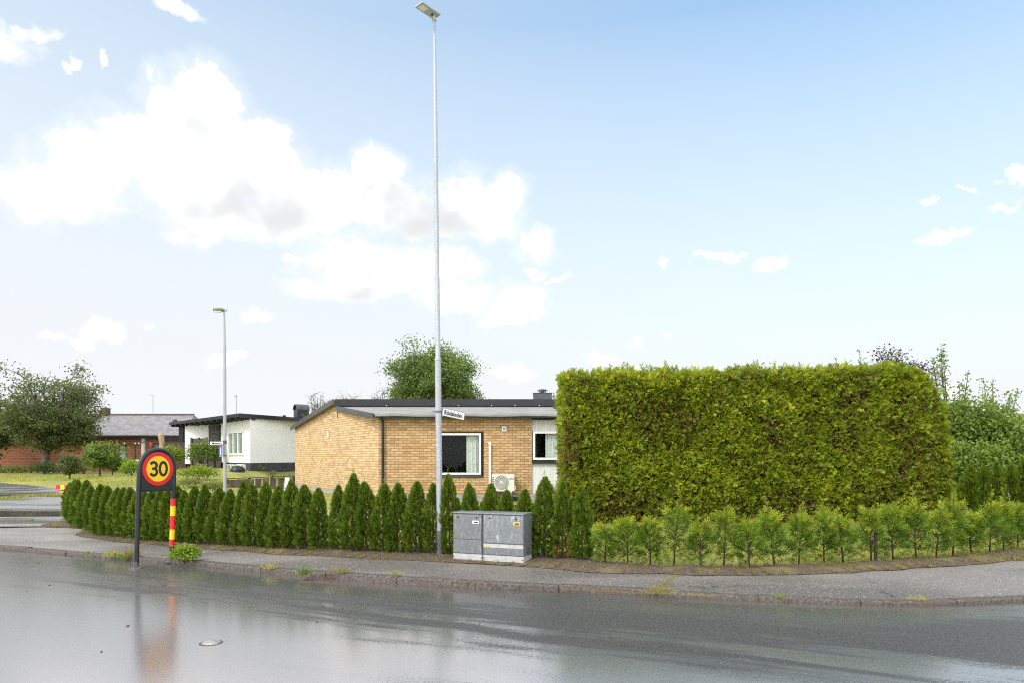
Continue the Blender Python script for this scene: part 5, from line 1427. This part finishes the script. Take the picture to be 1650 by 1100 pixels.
mb = MB(); hb = (zd(768.5, 26.4) - p.z) / 2; mb.box(p + Vector((0, 0, hb)), (.085, 0, 0), (0, .012, 0), (0.01, .05, hb)); bevel(mb.build('panel', M['paleblue'], r_, p), .004)
# upturned wheelbarrow-like tub by the basement windows
p = Vector((xd(383, 35.2), 35.2, T(-14, 35.2))); r_ = thing('garden_tub', p, 'upturned dark garden tub below basement windows of white house', 'tub')
mb = MB(); mb.lathe(p, [(.36, -.03), (.36, .1), (.31, .2), (.18, .27), (.02, .29)], 20); mb.lathe(p + Vector((0, 0, .05)), [(.40, 0), (.41, .02), (.40, .04)], 20); auto_smooth(mb.build('shell', M['black'], r_, p))

# ------------------------------------------------------------------ red brick house, far left
def red_house():
    d = 49.0; x0, x1 = xd(-330, d), xd(298, d); zg = .4
    root = thing('red_brick_house', (x0 + 6, d, zg), 'long red brick house with grey slate roof behind the left tree', 'house')
    org = root.location.copy(); ze = zd(701.5, d); D = 7.5
    mb = MB(); mb.wall((x0, d), (x1, d), zg - .3, ze + .02); mb.wall((x1, d), (x1, d + D), zg - .3, ze); mb.wall((x1, d + D), (x0, d + D), zg - .3, ze); mb.wall((x0, d + D), (x0, d), zg - .3, ze); mb.build('wall', M['redbrick'], root, org)
    rr = d + 3.9; zr = zd(667.5, rr); xr0, xr1 = xd(-330, rr), xd(312.5, rr)
    ef = d - .45; ex0, ex1 = xd(-335, ef), xd(291, ef) + .25; zef = zd(701, ef); eb = d + D + .6; ex2 = xd(360, eb)
    mb = MB(); 
    a, b, c, e = Vector((ex0, ef, zef)), Vector((ex1, ef, zef)), Vector((xr1, rr, zr)), Vector((xr0, rr, zr)); sl = math.hypot(rr - ef, zr - zef)
    mb.face([a, b, c, e], [(0, 0), (ex1 - ex0, 0), (ex1 - ex0 + .6, sl), (0, sl)])
    f, g_ = Vector((ex2, eb, zef)), Vector((ex0, eb, zef))
    mb.face([e, c, f, g_], [(0, 0), (30, 0), (30, sl), (0, sl)]); mb.face([b, f, c], [(0, 0), (8, 0), (4, sl)]); mb.face([a, e, g_], [(0, 0), (4, sl), (8, 0)])
    rf = mb.build('roof', M['slate'], root, org)
    mb = MB(); mb.bar(e + Vector((0, 0, .03)), c + Vector((0, 0, .03)), .22, .1); mb.build('ridge_cap', M['rust'], rf, org)
    mb = MB(); mb.bar(a + Vector((0, -.04, -.05)), b + Vector((0, -.04, -.05)), .12, .14); mb.build('gutter', M['blackmetal'], rf, org)
    mb = MB(); mb.abox(ex0, ex1 - .1, ef, d - .01, zef - .16, zef - .1); mb.build('soffit', M['wooddark'], rf, org)
    px = 170; mb = MB(); cx = xd(px, rr); mb.abox(cx - .22, cx + .22, rr - .3, rr + .3, zr - .8, zd(656.5, rr)); ch = mb.build('chimney', M['rust'], rf, org)
    mx = xd(246.5, rr); mb = MB(); mb.tube([(mx, rr, zr - .2), (mx, rr, zd(635.5, rr))], .022, 6); zt = zd(636, rr); mb.bar((mx - .28, rr, zt), (mx + .1, rr, zt), .02, .02); mb.bar((mx - .1, rr - .2, zt), (mx - .1, rr + .2, zt), .015, .015); mb.build('aerial', M['galv'], rf, org)
    for px in (76, 231):
        x = xd(px, d - .06); mb = MB(); mb.tube([(x, d - .06, zg - .1), (x, d - .06, zef - .1)], .09 if px == 76 else .14, 10); mb.build('white_downpipe', M['white'], root, org)
    for (pa, pb, ya, yb) in ((192, 204, 716, 749), (248, 262, 714, 722)):
        mb = MB(); mb.abox(xd(pa, d), xd(pb, d), d - .03, d + .01, zd(yb, d), zd(ya, d)); w = mb.build('window', M['wooddark'], root, org)
        mb = MB(); mb.abox(xd(pa, d) + .06, xd(pb, d) - .06, d - .036, d - .031, zd(yb, d) + .06, zd(ya, d) - .06); mb.build('pane', M['farglass'], w, org)
    px = 187; mb = MB(); mb.lathe((xd(px, rr - 3), rr - 3.0, zd(697, rr - 3)), [(.25, 0), (.26, .05), (.1, .2), (.02, .22)], 14, (0, -1, .2)); mb.build('roof_vent', M['greymetal'], rf, org)
red_house()
# brown board shed wall between the two houses
p = Vector((xd(280, 46.2), 46.2, .55)); r_ = thing('board_shed', p, 'dark brown board shed standing against the red brick house', 'shed')
x0, x1 = xd(263, 46.2), xd(299, 46.2); zt = zd(707, 46.2)
mb = MB(); mb.wall((x0, 46.2), (x1, 46.2), .4, zt); mb.wall((x1, 46.2), (x1, 48.2), .4, zt); mb.wall((x0, 48.2), (x0, 46.2), .4, zt); mb.build('wall', M['brownboards'], r_, p)
mb = MB(); mb.abox(x0 - .1, x1 + .1, 46.05, 48.3, zt, zt + .07); mb.build('roof', M['blackmetal'], r_, p)
# pergola with string of lights
p = Vector((xd(230, 44), 44, .6)); r_ = thing('pergola', p, 'thin dark pergola posts and beam before the red house', 'pergola')
zb = zd(712.5, 44)
for px in (217.5, 247, 262):
    x = xd(px, 44); mb = MB(); mb.abox(x - .05, x + .05, 43.95, 44.05, .4, zb); mb.build('post', M['wooddark'], r_, p)
mb = MB(); mb.abox(xd(186, 44), xd(264, 44), 43.97, 44.03, zb, zb + .07); mb.build('beam', M['wooddark'], r_, p)
mb = MB()
for px in (189, 200.5, 218, 224): mb.lathe((xd(px, 43.95), 43.95, zb - .09), [(.03, 0), (.045, .04), (.02, .09)], 8)
mb.build('light_bulbs', M['white'], r_, p)
p = Vector((xd(242, 43.8), 43.8, zb - .05)); r_ = thing('pennant', p, 'small red pennant hanging from the pergola beam', 'flag')
mb = MB(); mb.prism([p + Vector((-.09, 0, .05)), p + Vector((.09, 0, .05)), p + Vector((.05, 0, -.26))], (0, .012, 0)); mb.build('cloth', M['pink'], r_, p)
p = Vector((xd(260, 42.6), 42.6, .6)); r_ = thing('carved_log', p, 'pale weathered upright log post left of the shed', 'log')
mb = MB(); z0, z1 = .5, zd(695.5, 42.6); mb.tube([(p.x + .02, 42.6, z0), (p.x - .02, 42.6, z0 + .8), (p.x + .04, 42.6, lerp(z0, z1, .75)), (p.x - .02, 42.6, lerp(z0, z1, .93)), (p.x - .02, 42.6, z1)], [.12, .11, .15, .19, .06], 9); mb.build('trunk', M['woodpale'], r_, p)
p = Vector((xd(209, 42.8), 42.8, .6)); r_ = thing('stone_wall', p, 'low grey rubble wall under the pergola', 'wall')
mb = MB(); rr = random.Random(4)
for k in range(6):
    for j in range(4): 
        x = xd(204, 42.8) + k * .14 + (j % 2) * .06; z = .55 + j * .2
        mb.box((x, 42.8 + rr.uniform(-.03, .03), z + .1), (.066, rr.uniform(-.01, .01), 0), (0, .12, 0), (rr.uniform(-.01, .01), 0, .093))
bevel(mb.build('stones', M['woodgrey'], r_, p), .02)
def garden_chair():
    p = Vector((xd(221, 41.5), 41.5, T(-22.8, 41.5))); r_ = thing('garden_chair', p, 'small white metal garden chair beside the rubble wall', 'chair')
    W = .21
    mb = MB(); mb.abox(p.x - W, p.x + W, 41.3, 41.7, p.z + .43, p.z + .46); mb.build('seat', M['white'], r_, p)
    mb = MB()
    for k in range(5): mb.abox(p.x - W + k * .1 - .012, p.x - W + k * .1 + .012, 41.69, 41.71, p.z + .461, p.z + .85)
    mb.abox(p.x - W, p.x + W, 41.685, 41.715, p.z + .851, p.z + .9); mb.build('backrest', M['white'], r_, p)
    for sx in (-1, 1):
        for y in (41.32, 41.68): mb = MB(); mb.abox(p.x + sx * .19 - .015, p.x + sx * .19 + .015, y - .015, y + .015, p.z - .02, p.z + .43); mb.build('leg', M['white'], r_, p)
garden_chair()

# ------------------------------------------------------------------ striped barrier board by the side road
def barrier():
    d = 26.0; x0 = xd(90.5, d); zb = T(x0, d) + .03; base = Vector((x0 + .32, d, zb)); root = thing('barrier_board', base, 'pink-red and yellow striped barrier board at left end of conifers', 'barrier')
    z0, z1 = zd(796.5, d), zd(780.5, d); z0 = max(z0, zb + .02); w = .16
    for k in range(4):
        mb = MB(); mb.abox(x0 + k * w, x0 + (k + 1) * w, d - .012, d + .012, z0, z1); mb.build('stripe', M['pink'] if k % 2 == 0 else M['byellow'], root, base)
    for x in (x0 + .36, x0 + .54):
        mb = MB(); mb.abox(x - .03, x + .03, d + .014, d + .05, zb - .02, z1 - .03); mb.abox(x - .05, x + .05, d - .2, d + .25, zb - .03, zb + .02); mb.build('leg', M['black'], root, base)
barrier()

# ------------------------------------------------------------------ distant lamp behind the white house
d = 80.0; x = xd(381, d); base = Vector((x, d, .9)); r_ = thing('street_lamp', base, 'tiny distant street lamp above the white house roof', 'street lamp')
mb = MB(); mb.tube([(x, d, .9), (x, d, zd(638, d))], [.08, .05], 8); mb.build('pole', M['galv'], r_, base)
mb = MB(); z = zd(637.5, d); mb.tube([(x + .05, d, z), (x - .1, d, z + .04), (x - .26, d, z)], [.05, .07, .03], 8); mb.build('lantern', M['copperpost'], r_, base)

# ------------------------------------------------------------------ trees
def G0(px, d): x = xd(px, d); return Vector((x, d, T(x, d)))
b = G0(72, 43.5)
broad_tree('broadleaf_tree', b, zd(724, 43.5) - b.z, (xd(82, 43.5), 43.5, zd(664, 43.5)), (2.95, 2.7, 2.75), 'large spreading round green tree on lawn before the red brick house', 44, 110, .15, .24, 'treeleaf', 'barkgrey', seed=3, spread=.66, fill=.05, cut=.98)
b = G0(3, 45); broad_tree('broadleaf_tree', b, 1.5, (xd(-46, 45), 45, zd(685, 45)), (2.0, 2.0, 2.4), 'thin-trunked green tree cut by the left picture edge', 14, 110, .23, .1, 'treeleaf', 'barkgrey', seed=8, spread=.85)
b = G0(702, 46); broad_tree('broadleaf_tree', b, 2.2, (xd(700, 46), 46, zd(614, 46)), (2.5, 2.4, 2.3), 'round light green tree rising behind the brick house roof', 48, 190, .155, .2, 'treeleaf2', seed=5, fill=.2, spread=.7)
b = G0(161, 36.5); broad_tree('fruit_tree', b, .65, (xd(163, 36.5), 36.5, zd(734, 36.5)), (1.0, .95, .95), 'small light green fruit tree on lawn left of the speed sign', 12, 90, .1, .045, 'bushmid', seed=11)
b = G0(181, 38); broad_tree('fruit_tree', b, .5, (xd(184, 38), 38, zd(748, 38)), (.42, .42, .5), 'tiny slender sapling just right of the small fruit tree', 7, 45, .09, .03, 'bushmid', seed=12)
b = G0(112, 33.5); broad_tree('fruit_tree', b, .3, (xd(114, 33.5), 33.5, zd(747, 33.5)), (.55, .5, .5), 'small round-headed dark green tree between big tree and fruit tree', 9, 80, .08, .04, 'treeleaf', seed=13)
bush('round_shrub', G0(72, 41.8), 1.35, 1.2, .9, 'round dark green shrub at foot of the large tree', 'bushdark', 900, .1, seed=21)
bush('low_shrub', G0(20, 44.5), 2.2, 1.0, .55, 'low mixed shrub along the red brick wall at left edge', 'bushmid', 800, .1, seed=22)
bush('low_shrub', G0(50, 45), 1.6, .9, .75, 'grey-green low shrub left of the round dark shrub', 'bushpale', 600, .09, seed=23)
bush('low_shrub', G0(95, 45), 1.5, .9, .9, 'green low shrub right of the round dark shrub', 'bushmid', 700, .09, seed=24)
bush('garden_shrub', G0(135, 42), 2.2, 1.2, 1.3, 'grey-green shrub behind the round-headed small tree', 'bushpale', 1100, .1, seed=25)
bush('garden_shrub', G0(203, 40), 1.7, 1.2, 1.25, 'bright green shrub below the pergola, left of the sign', 'bushbright', 1300, .1, seed=26)
bush('garden_shrub', G0(212, 33), 1.1, 1.0, .85, 'bright yellow-green shrub peeping left of the speed sign disc', 'bushbright', 1000, .085, seed=27)
bush('climbing_shrub', G0(278, 39), 1.5, .9, 1.75, 'bright green climber right of the speed sign arch', 'bushbright', 1300, .11, seed=28, low=.1)
bush('climbing_shrub', G0(325, 38.4), 1.95, .9, 1.85, 'tall dark green climber covering the grey board screen', 'bushmid', 2000, .1, seed=29, low=.1)
bush('climbing_shrub', G0(346, 38.8), .7, .6, 1.9, 'narrow climber shoot beside the white house corner', 'bushdark', 500, .1, seed=37, low=.05)
bush('garden_shrub', G0(318, 30), 1.75, 1.3, .82, 'bright green mounded shrub right of the speed sign', 'bushbright', 1700, .075, seed=30)
bush('garden_shrub', G0(346, 25), .95, .8, .62, 'pale yellow-green shrub at foot of the slim far lamp', 'bushpale', 1500, .05, seed=31)
bush('garden_shrub', G0(305, 27), 1.2, .8, .5, 'pale grassy shrub directly behind the conifers near sign', 'bushpale', 900, .06, seed=32)
for (px, w) in ((413, .9), (440, .7), (462, .6)):
    bush('low_shrub', G0(px, 36.6), w, .5, .38, {413: 'low yellowish planting along dark plinth, near the tub', 440: 'low yellowish planting in the middle of the dark plinth', 462: 'low yellowish planting beside the brick gable, at dark plinth'}[px], 'bushpale', 260, .06, seed=px)

# bare twiggy shrubs behind the roof
def bare_shrub(px, d, topy, w, label, seed, n=34, leafy=0):
    rr = random.Random(seed); b = G0(px, d); root = thing('bare_shrub', b, label, 'shrub', None); h = zd(topy, d) - b.z
    mb = MB(); tips = []
    for k in range(n):
        a = rr.uniform(0, 6.28); q = rr.uniform(.1, 1); e = b + Vector((math.cos(a) * w * .5 * q, math.sin(a) * w * .35 * q, h * rr.uniform(.78, 1) * (1 - .2 * q)))
        m_ = b + Vector(((e.x - b.x) * .35, (e.y - b.y) * .35, h * .55)); pts = [b, m_, m_.lerp(e, .5) + Vector((0, 0, .05)), e]
        mb.tube(pts, [.04, .022, .014, .004], 5, False)
        for j in range(7):
            s = rr.uniform(.3, .95); p = m_.lerp(e, s); q2 = p + Vector((rr.gauss(0, .3), rr.gauss(0, .3), rr.uniform(.1, .5))) * .8
            mb.tube([p, p.lerp(q2, .5) + Vector((0, 0, .03)), q2], [.012, .008, .003], 4, False); tips.append(q2); tips.append(p)
    mb.build('branches', M['woodpale'] if seed % 2 else M['barkgrey'], root, b)
    if leafy:
        P = np.array([tuple(t) for t in tips]); P = np.repeat(P, leafy, 0) + rng.normal(0, .07, (len(P) * leafy, 3))
        V, R_ = leaves(P, rng.uniform(.04, .09, len(P)), np.clip(rng.normal(.5, .25, len(P)), 0, 1)); quads_obj('foliage', V, R_, M['drygrass' if seed % 2 else 'bushpale'], root, b)
bare_shrub(512, 38, 622, 1.9, 'bare twiggy shrub behind left slope of the brick house roof', 2, 26, 2)
bare_shrub(548, 38, 623, 1.8, 'brownish twiggy shrub behind the roof peak of the brick house', 3, 34, 3)
bare_shrub(571, 39, 625, 1.0, 'narrow brown twiggy shrub right of the roof peak', 5, 18, 3)
bare_shrub(612, 40, 612, 1.6, 'sparse bare shrub close to left side of the round tree', 4, 15, 1)

# behind and to the right of the hedge
b = Vector((xd(1440, 27), 27, .3)); broad_tree('copper_beech', b, 2.5, (xd(1440, 27), 27, zd(606, 27)), (1.15, 1.0, .72), 'dark purple copper-leaved tree top above the hedge', 16, 80, .10, .1, 'copper', seed=41, spread=.7)
def shoot_tree(px, d, label, tips_px, seed, mat='bushmid', fork=1.6):
    """tree with long upright shoots clothed in leaves"""
    rr = random.Random(seed); b = G0(px, d); root = thing('fruit_tree', b, label, 'tree'); fk = b + Vector((0, 0, fork)); mb = MB()
    mb.tube([b - Vector((0, 0, .1)), b, fk], [.11, .09, .07], 8); P = []; S = []
    for (tx, ty) in tips_px:
        e = Vector((xd(tx, d + rr.uniform(-.2, .2)), d + rr.uniform(-.4, .4), zd(ty, d))); m_ = fk.lerp(e, .5) + Vector(((e.x - fk.x) * .22, 0, -.05))
        pts = [fk * (1 - t) ** 2 + m_ * 2 * t * (1 - t) + e * t * t for t in [k / 8 for k in range(9)]]
        mb.tube(pts, [.035 - .0037 * k for k in range(9)], 5)
        for k in range(150):
            t = rr.uniform(.2, 1); i = min(7, int(t * 8)); p = pts[i].lerp(pts[i + 1], t * 8 - i); sp = lerp(.14, .05, t)
            P.append(p + Vector((rr.gauss(0, sp), rr.gauss(0, sp), rr.gauss(0, .05)))); S.append(rr.uniform(.06, .11))
    mb.build('trunk', M['bark'], root, b, True)
    P = np.array([tuple(p) for p in P]); V, R_ = leaves(P, np.array(S), np.clip(rng.normal(.5, .22, len(P)), 0, 1)); quads_obj('crown', V, R_, M[mat], root, b)
shoot_tree(1400, 20, 'fruit tree whose pale leafy shoots top the hedge', [(1350, 578), (1381, 566), (1374, 577), (1396, 582), (1436, 562), (1428, 578), (1410, 584)], 51, 'bushpale')
shoot_tree(1535, 19.5, 'fruit tree with tall upright leafy shoots right of hedge', [(1497, 556), (1514, 572), (1528, 564), (1523, 590), (1548, 598), (1552, 616), (1506, 590), (1540, 625)], 52, 'bushmid')
shoot_tree(1608, 20.5, 'fruit tree with curved leafy shoots at far right', [(1594, 607), (1608, 612), (1629, 628), (1618, 640), (1585, 632), (1600, 640)], 53, 'bushmid')
bush('leafy_shrub', G0(1540, 18.6), 2.0, 1.6, 3.35, 'big light-topped leafy shrub directly right of the hedge', 'bushmid', 6500, .10, seed=61, lumps=16, edge=.62)
bush('leafy_shrub', G0(1600, 18.4), 2.1, 1.6, 3.2, 'big glossy green shrub between the hedge and picture edge', 'bushmid', 6500, .10, seed=62, lumps=16, edge=.62)
bush('leafy_shrub', G0(1570, 17.4), 2.5, 1.4, 2.1, 'dark green shrub behind the right-hand columnar conifers', 'bushmid', 6500, .09, seed=63, lumps=16, edge=.6)
bush('leafy_shrub', G0(1655, 17.6), 2.0, 1.4, 2.45, 'dark leafy shrub cut by the right picture edge', 'bushmid', 5200, .09, seed=64, lumps=14, edge=.6)
bush('leafy_shrub', G0(1640, 22.5), 2.4, 1.5, 3.1, 'yellow-green leafy shrub below the red roof at right edge', 'yellowleaf', 4200, .10, seed=65, lumps=12, edge=.6)
bush('leafy_shrub', G0(1632, 34), 3.2, 2.0, 4.0, 'distant green tree-like shrub above the red roof', 'bushmid', 2600, .16, seed=66, lumps=10)
# red roofed outbuilding at right edge
p = Vector((xd(1668, 25), 25, .1)); r_ = thing('red_roofed_shed', p, 'small white outbuilding with red roof at right picture edge', 'shed')
x0, x1 = xd(1628, 25), xd(1760, 25); z1 = zd(683, 25); mb = MB(); mb.abox(x0 + .25, x1, 25.2, 28, 0, z1); mb.build('wall', M['whitewall'], r_, p)
mb = MB(); mb.prism([(x0, 24.9, z1), (x1 + .2, 24.9, z1), (x1 + .2, 26.6, z1 + .25), (x0, 26.6, z1 + .25)], (0, 0, .1)); mb.prism([(x0, 26.6, z1 + .25), (x1 + .2, 26.6, z1 + .25), (x1 + .2, 28.3, z1), (x0, 28.3, z1)], (0, 0, .1)); rf = mb.build('roof', M['redroof'], r_, p)
mb = MB(); mb.abox(x0 - .02, x1 + .2, 24.86, 24.895, z1 - .06, z1 + .12); mb.build('fascia', M['redroof'], rf, p)
# second row of columnar conifers, right of the hedge
rowB = [(1553, 757), (1564, 737), (1584, 740), (1606, 734), (1629, 738), (1650, 727), (1674, 733)]
for i, (px, top) in enumerate(rowB):
    d = 15.4 - .1 * i; x = xd(px, d); h = zd(top, d) - .1
    lab = ('shorter columnar conifer leaning on the right end of the hedge' if i == 0 else ORD[i - 1] + ' dark columnar conifer right of the big hedge, behind the bushy row')
    root = tag(empty('columnar_conifer', (x, d, .09)), lab, 'conifer', 'dark columnar conifers right of the hedge')
    root.rotation_euler = (0, 0, i * 1.3); root.scale = (1.15, 1.15, h / 1.22)
    o = protoT[list(k for k in protoT if k != 'stem')[i % 7]].copy(); COL.objects.link(o); o.parent = root
    o = protoT['stem'].copy(); COL.objects.link(o); o.parent = root

# ------------------------------------------------------------------ sky, clouds, sun
SUN_EL, SUN_AZ = 46, -142      # azimuth from straight ahead, negative to the left
wd = bpy.data.worlds.new('World'); scene.world = wd; wd.use_nodes = True
t = wd.node_tree; t.nodes.clear(); g = G(t)
out = t.nodes.new('ShaderNodeOutputWorld'); bg = t.nodes.new('ShaderNodeBackground'); t.links.new(bg.outputs[0], out.inputs[0])
SKY = 0.1; bg.inputs[1].default_value = SKY
sky = t.nodes.new('ShaderNodeTexSky'); sky.sky_type = 'NISHITA'; sky.sun_disc = False; sky.sun_elevation = math.radians(SUN_EL); sky.sun_rotation = math.radians(SUN_AZ)
sky.air_density = 1.0; sky.dust_density = 1.2; sky.ozone_density = 1.0
gen = g.n('ShaderNodeTexCoord').outputs['Generated']
sp = g.n('ShaderNodeSeparateXYZ', {0: gen}).outputs
az = g.math('ARCTAN2', sp[0], sp[1]); el = g.math('ARCSINE', sp[2])
P2 = g.n('ShaderNodeCombineXYZ', {0: az, 1: el, 2: 0.0}).outputs[0]
# wind-torn edges: warp the direction with fine noise before looking up the clouds
wv = g.vmath('SUBTRACT', g.noise(gen, 9.0, 6, 0.62, out=1), (0.5, 0.5, 0.5))
Pw = g.vmath('ADD', P2, g.vmath('MULTIPLY', wv, (0.10, 0.085, 0.0)))
wv2 = g.vmath('SUBTRACT', g.noise(gen, 34.0, 4, 0.6, out=1), (0.5, 0.5, 0.5))
Pw = g.vmath('ADD', Pw, g.vmath('MULTIPLY', wv2, (0.030, 0.028, 0.0)))
def ang(px, py): a = math.atan((px - CX) / F); return a, math.atan((HY - py) / F * math.cos(a))
def blob_field(blobs, src):
    acc = None
    for (px, py, rx, ry) in blobs:
        a, e = ang(px, py); a1, _ = ang(px + rx, py); _, e1 = ang(px, py - ry)
        sx, sy = 1 / max(1e-4, abs(a1 - a)), 1 / max(1e-4, abs(e1 - e))
        q = g.vmath('MULTIPLY_ADD', src, (sx, sy, 0), (-a * sx, -e * sy, 0))
        r2 = g.vmath('DOT_PRODUCT', q, q)
        acc = r2 if acc is None else g.math('SMOOTH_MIN', acc, r2, 0.22)
    return g.math('SUBTRACT', 1.0, acc)
main = [(60, 312, 62, 46), (120, 262, 75, 62), (100, 322, 85, 22), (210, 240, 85, 58), (290, 205, 70, 70), (345, 165, 58, 62), (300, 290, 110, 66), (405, 262, 80, 62), (350, 340, 95, 40), (310, 380, 42, 26), (425, 215, 42, 40), (500, 312, 120, 50), (612, 272, 46, 40), (600, 330, 120, 48), (450, 345, 120, 42), (690, 365, 90, 28), (752, 322, 62, 46), (800, 318, 44, 34), (770, 355, 72, 36), (868, 386, 36, 28),
        (555, 425, 75, 40), (640, 438, 115, 38), (520, 464, 62, 20), (600, 470, 100, 16), (715, 438, 60, 28), (835, 488, 52, 28), (812, 514, 40, 14), (868, 462, 26, 16)]
small = [(20, 72, 52, 38), (58, 58, 32, 18), (-2, 112, 20, 18), (292, 12, 46, 22), (100, 112, 15, 12), (158, 108, 12, 9), (167, 532, 44, 24), (132, 556, 38, 14), (80, 545, 24, 13), (415, 513, 38, 11), (352, 576, 46, 14), (245, 512, 11, 9), (470, 413, 22, 7), 
         (1495, 328, 19, 10), (1534, 371, 42, 15), (1640, 285, 32, 12), (1614, 326, 26, 8), (1566, 308, 22, 6), (1250, 430, 28, 13), (1166, 415, 46, 7), (1072, 422, 15, 10), (978, 572, 34, 16), (1030, 547, 14, 7), (1062, 536, 10, 6), (860, 430, 26, 10), (905, 440, 22, 7), (1560, 620, 40, 16), (830, 610, 50, 14), (735, 480, 80, 26)]
bf = g.math('ADD', blob_field(main, Pw), 0.14); sf = blob_field(small, Pw)
n1 = g.noise(gen, 16.0, 7, 0.62)
n2 = g.noise(gen, 42.0, 4, 0.6)
ns1 = g.noise(gen, 9.0, 3, 0.5)
noff = g.noise(g.vmath('ADD', gen, (-0.014, 0.0, 0.030)), 9.0, 3, 0.5)
relief = g.mrange(g.math('SUBTRACT', ns1, noff), -0.15, 0.05)
edge = g.math('ADD', g.math('MULTIPLY', g.math('SUBTRACT', n1, 0.5), 0.95), g.math('MULTIPLY', g.math('SUBTRACT', n2, 0.5), 0.42))
da = g.mrange(g.math('ADD', bf, edge), 0.06, 0.72)
ds = g.math('MULTIPLY', g.mrange(g.math('ADD', sf, edge), 0.0, 1.1), 0.8)
# added cloud cover over the unseen rest of the sky
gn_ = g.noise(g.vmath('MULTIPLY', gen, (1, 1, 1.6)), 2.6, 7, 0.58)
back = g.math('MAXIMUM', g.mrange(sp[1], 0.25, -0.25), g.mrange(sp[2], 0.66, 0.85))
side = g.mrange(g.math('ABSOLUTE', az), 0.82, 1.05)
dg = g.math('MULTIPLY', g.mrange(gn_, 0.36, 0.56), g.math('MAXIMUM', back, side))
halo = g.math('MULTIPLY', g.mrange(g.math('ADD', bf, g.math('MULTIPLY', edge, 0.8)), -0.9, 0.5), 0.22)      # thin vapour round the cumulus
cover = g.math('MAXIMUM', g.math('MAXIMUM', g.math('MAXIMUM', da, halo), ds), dg)
# grey bellies
belly = g.mrange(blob_field([(610, 330, 200, 46), (470, 340, 130, 40), (690, 365, 110, 34), (720, 470, 110, 26), (590, 475, 100, 14), (300, 330, 90, 30)], P2), -0.35, 0.75)
tuft_ = g.mrange(g.math('ADD', n1, g.math('MULTIPLY', n2, .4)), 0.5, 0.9)
puff = g.mrange(blob_field([(612, 268, 42, 36), (765, 322, 70, 40), (420, 225, 50, 45), (550, 350, 18, 12), (640, 430, 100, 24)], Pw), 0.1, 0.5)
grey = g.math('MULTIPLY', g.math('MULTIPLY', belly, g.math('SUBTRACT', 1.0, g.math('MULTIPLY', puff, .8))), g.mrange(ns1, 0.35, 0.7, 1.0, 0.85))
cl = g.mix(g.math('MULTIPLY', grey, 0.75), g.mix(relief, (0.655, 0.66, 0.667), (1.1, 1.1, 1.09)), (0.545, 0.555, 0.57))
cl = g.mix(g.math('MULTIPLY', g.math('SUBTRACT', 1.0, da), 0.6), cl, (0.8, 0.81, 0.82))
cl = g.mix(g.math('MAXIMUM', back, side), cl, g.mix(g.mrange(gn_, .45, .7), (1.2, 1.22, 1.25), (2.2, 2.17, 2.12)))  # unseen clouds brightened to fill the walls facing the camera
clS = g.vmath('SCALE', cl); t.nodes[-1].inputs['Scale'].default_value = 1 / SKY
# thin summer haze: whitens the sky towards the horizon and towards the sun on the left
hz = g.math('MAXIMUM', g.mrange(el, 0.56, -0.02, 0.0, 1.0, smooth=False), 0.0)
hz = g.math('POWER', hz, 0.7)
lf = g.mrange(az, 0.75, -0.8, 0.0, 1.0)
veil = g.math('ADD', g.math('MULTIPLY_ADD', hz, 1.0, 0.12), g.math('MULTIPLY', lf, g.math('MULTIPLY', g.math('SUBTRACT', 1.0, hz), 0.5)), clamp=True)
vcol = g.vmath('SCALE', g.mix(hz, (0.53, 0.58, 0.63), (0.645, 0.662, 0.68))); t.nodes[-1].inputs['Scale'].default_value = 1 / SKY
sk = g.vmath('SCALE', g.mix(1.0, sky.outputs[0], (0.77, 0.95, 0.91), 'MULTIPLY')); t.nodes[-1].inputs['Scale'].default_value = 2.35
base = g.mix(veil, sk, vcol)
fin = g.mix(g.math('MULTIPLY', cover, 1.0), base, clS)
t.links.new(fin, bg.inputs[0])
sl = bpy.data.lights.new('sun', 'SUN'); sl.energy = 1.5; sl.angle = math.radians(14); sl.color = (1.0, 0.95, 0.87)
so = bpy.data.objects.new('sun', sl); COL.objects.link(so)
azr = math.radians(SUN_AZ); e_ = math.radians(SUN_EL)
sv = Vector((math.sin(azr) * math.cos(e_), math.cos(azr) * math.cos(e_), math.sin(e_)))
so.rotation_euler = sv.to_track_quat('Z', 'Y').to_euler(); so.location = sv * 60
scene.view_settings.view_transform = 'Standard'; scene.view_settings.look = 'None'
scene.view_settings.exposure = 0.55; scene.view_settings.gamma = 1.0
scene.cycles.use_denoising = False; scene.cycles.filter_width = 1.15; scene.cycles.sample_clamp_indirect = 4.0; scene.cycles.blur_glossy = 0.5; scene.cycles.max_bounces = 8; scene.cycles.transparent_max_bounces = 12
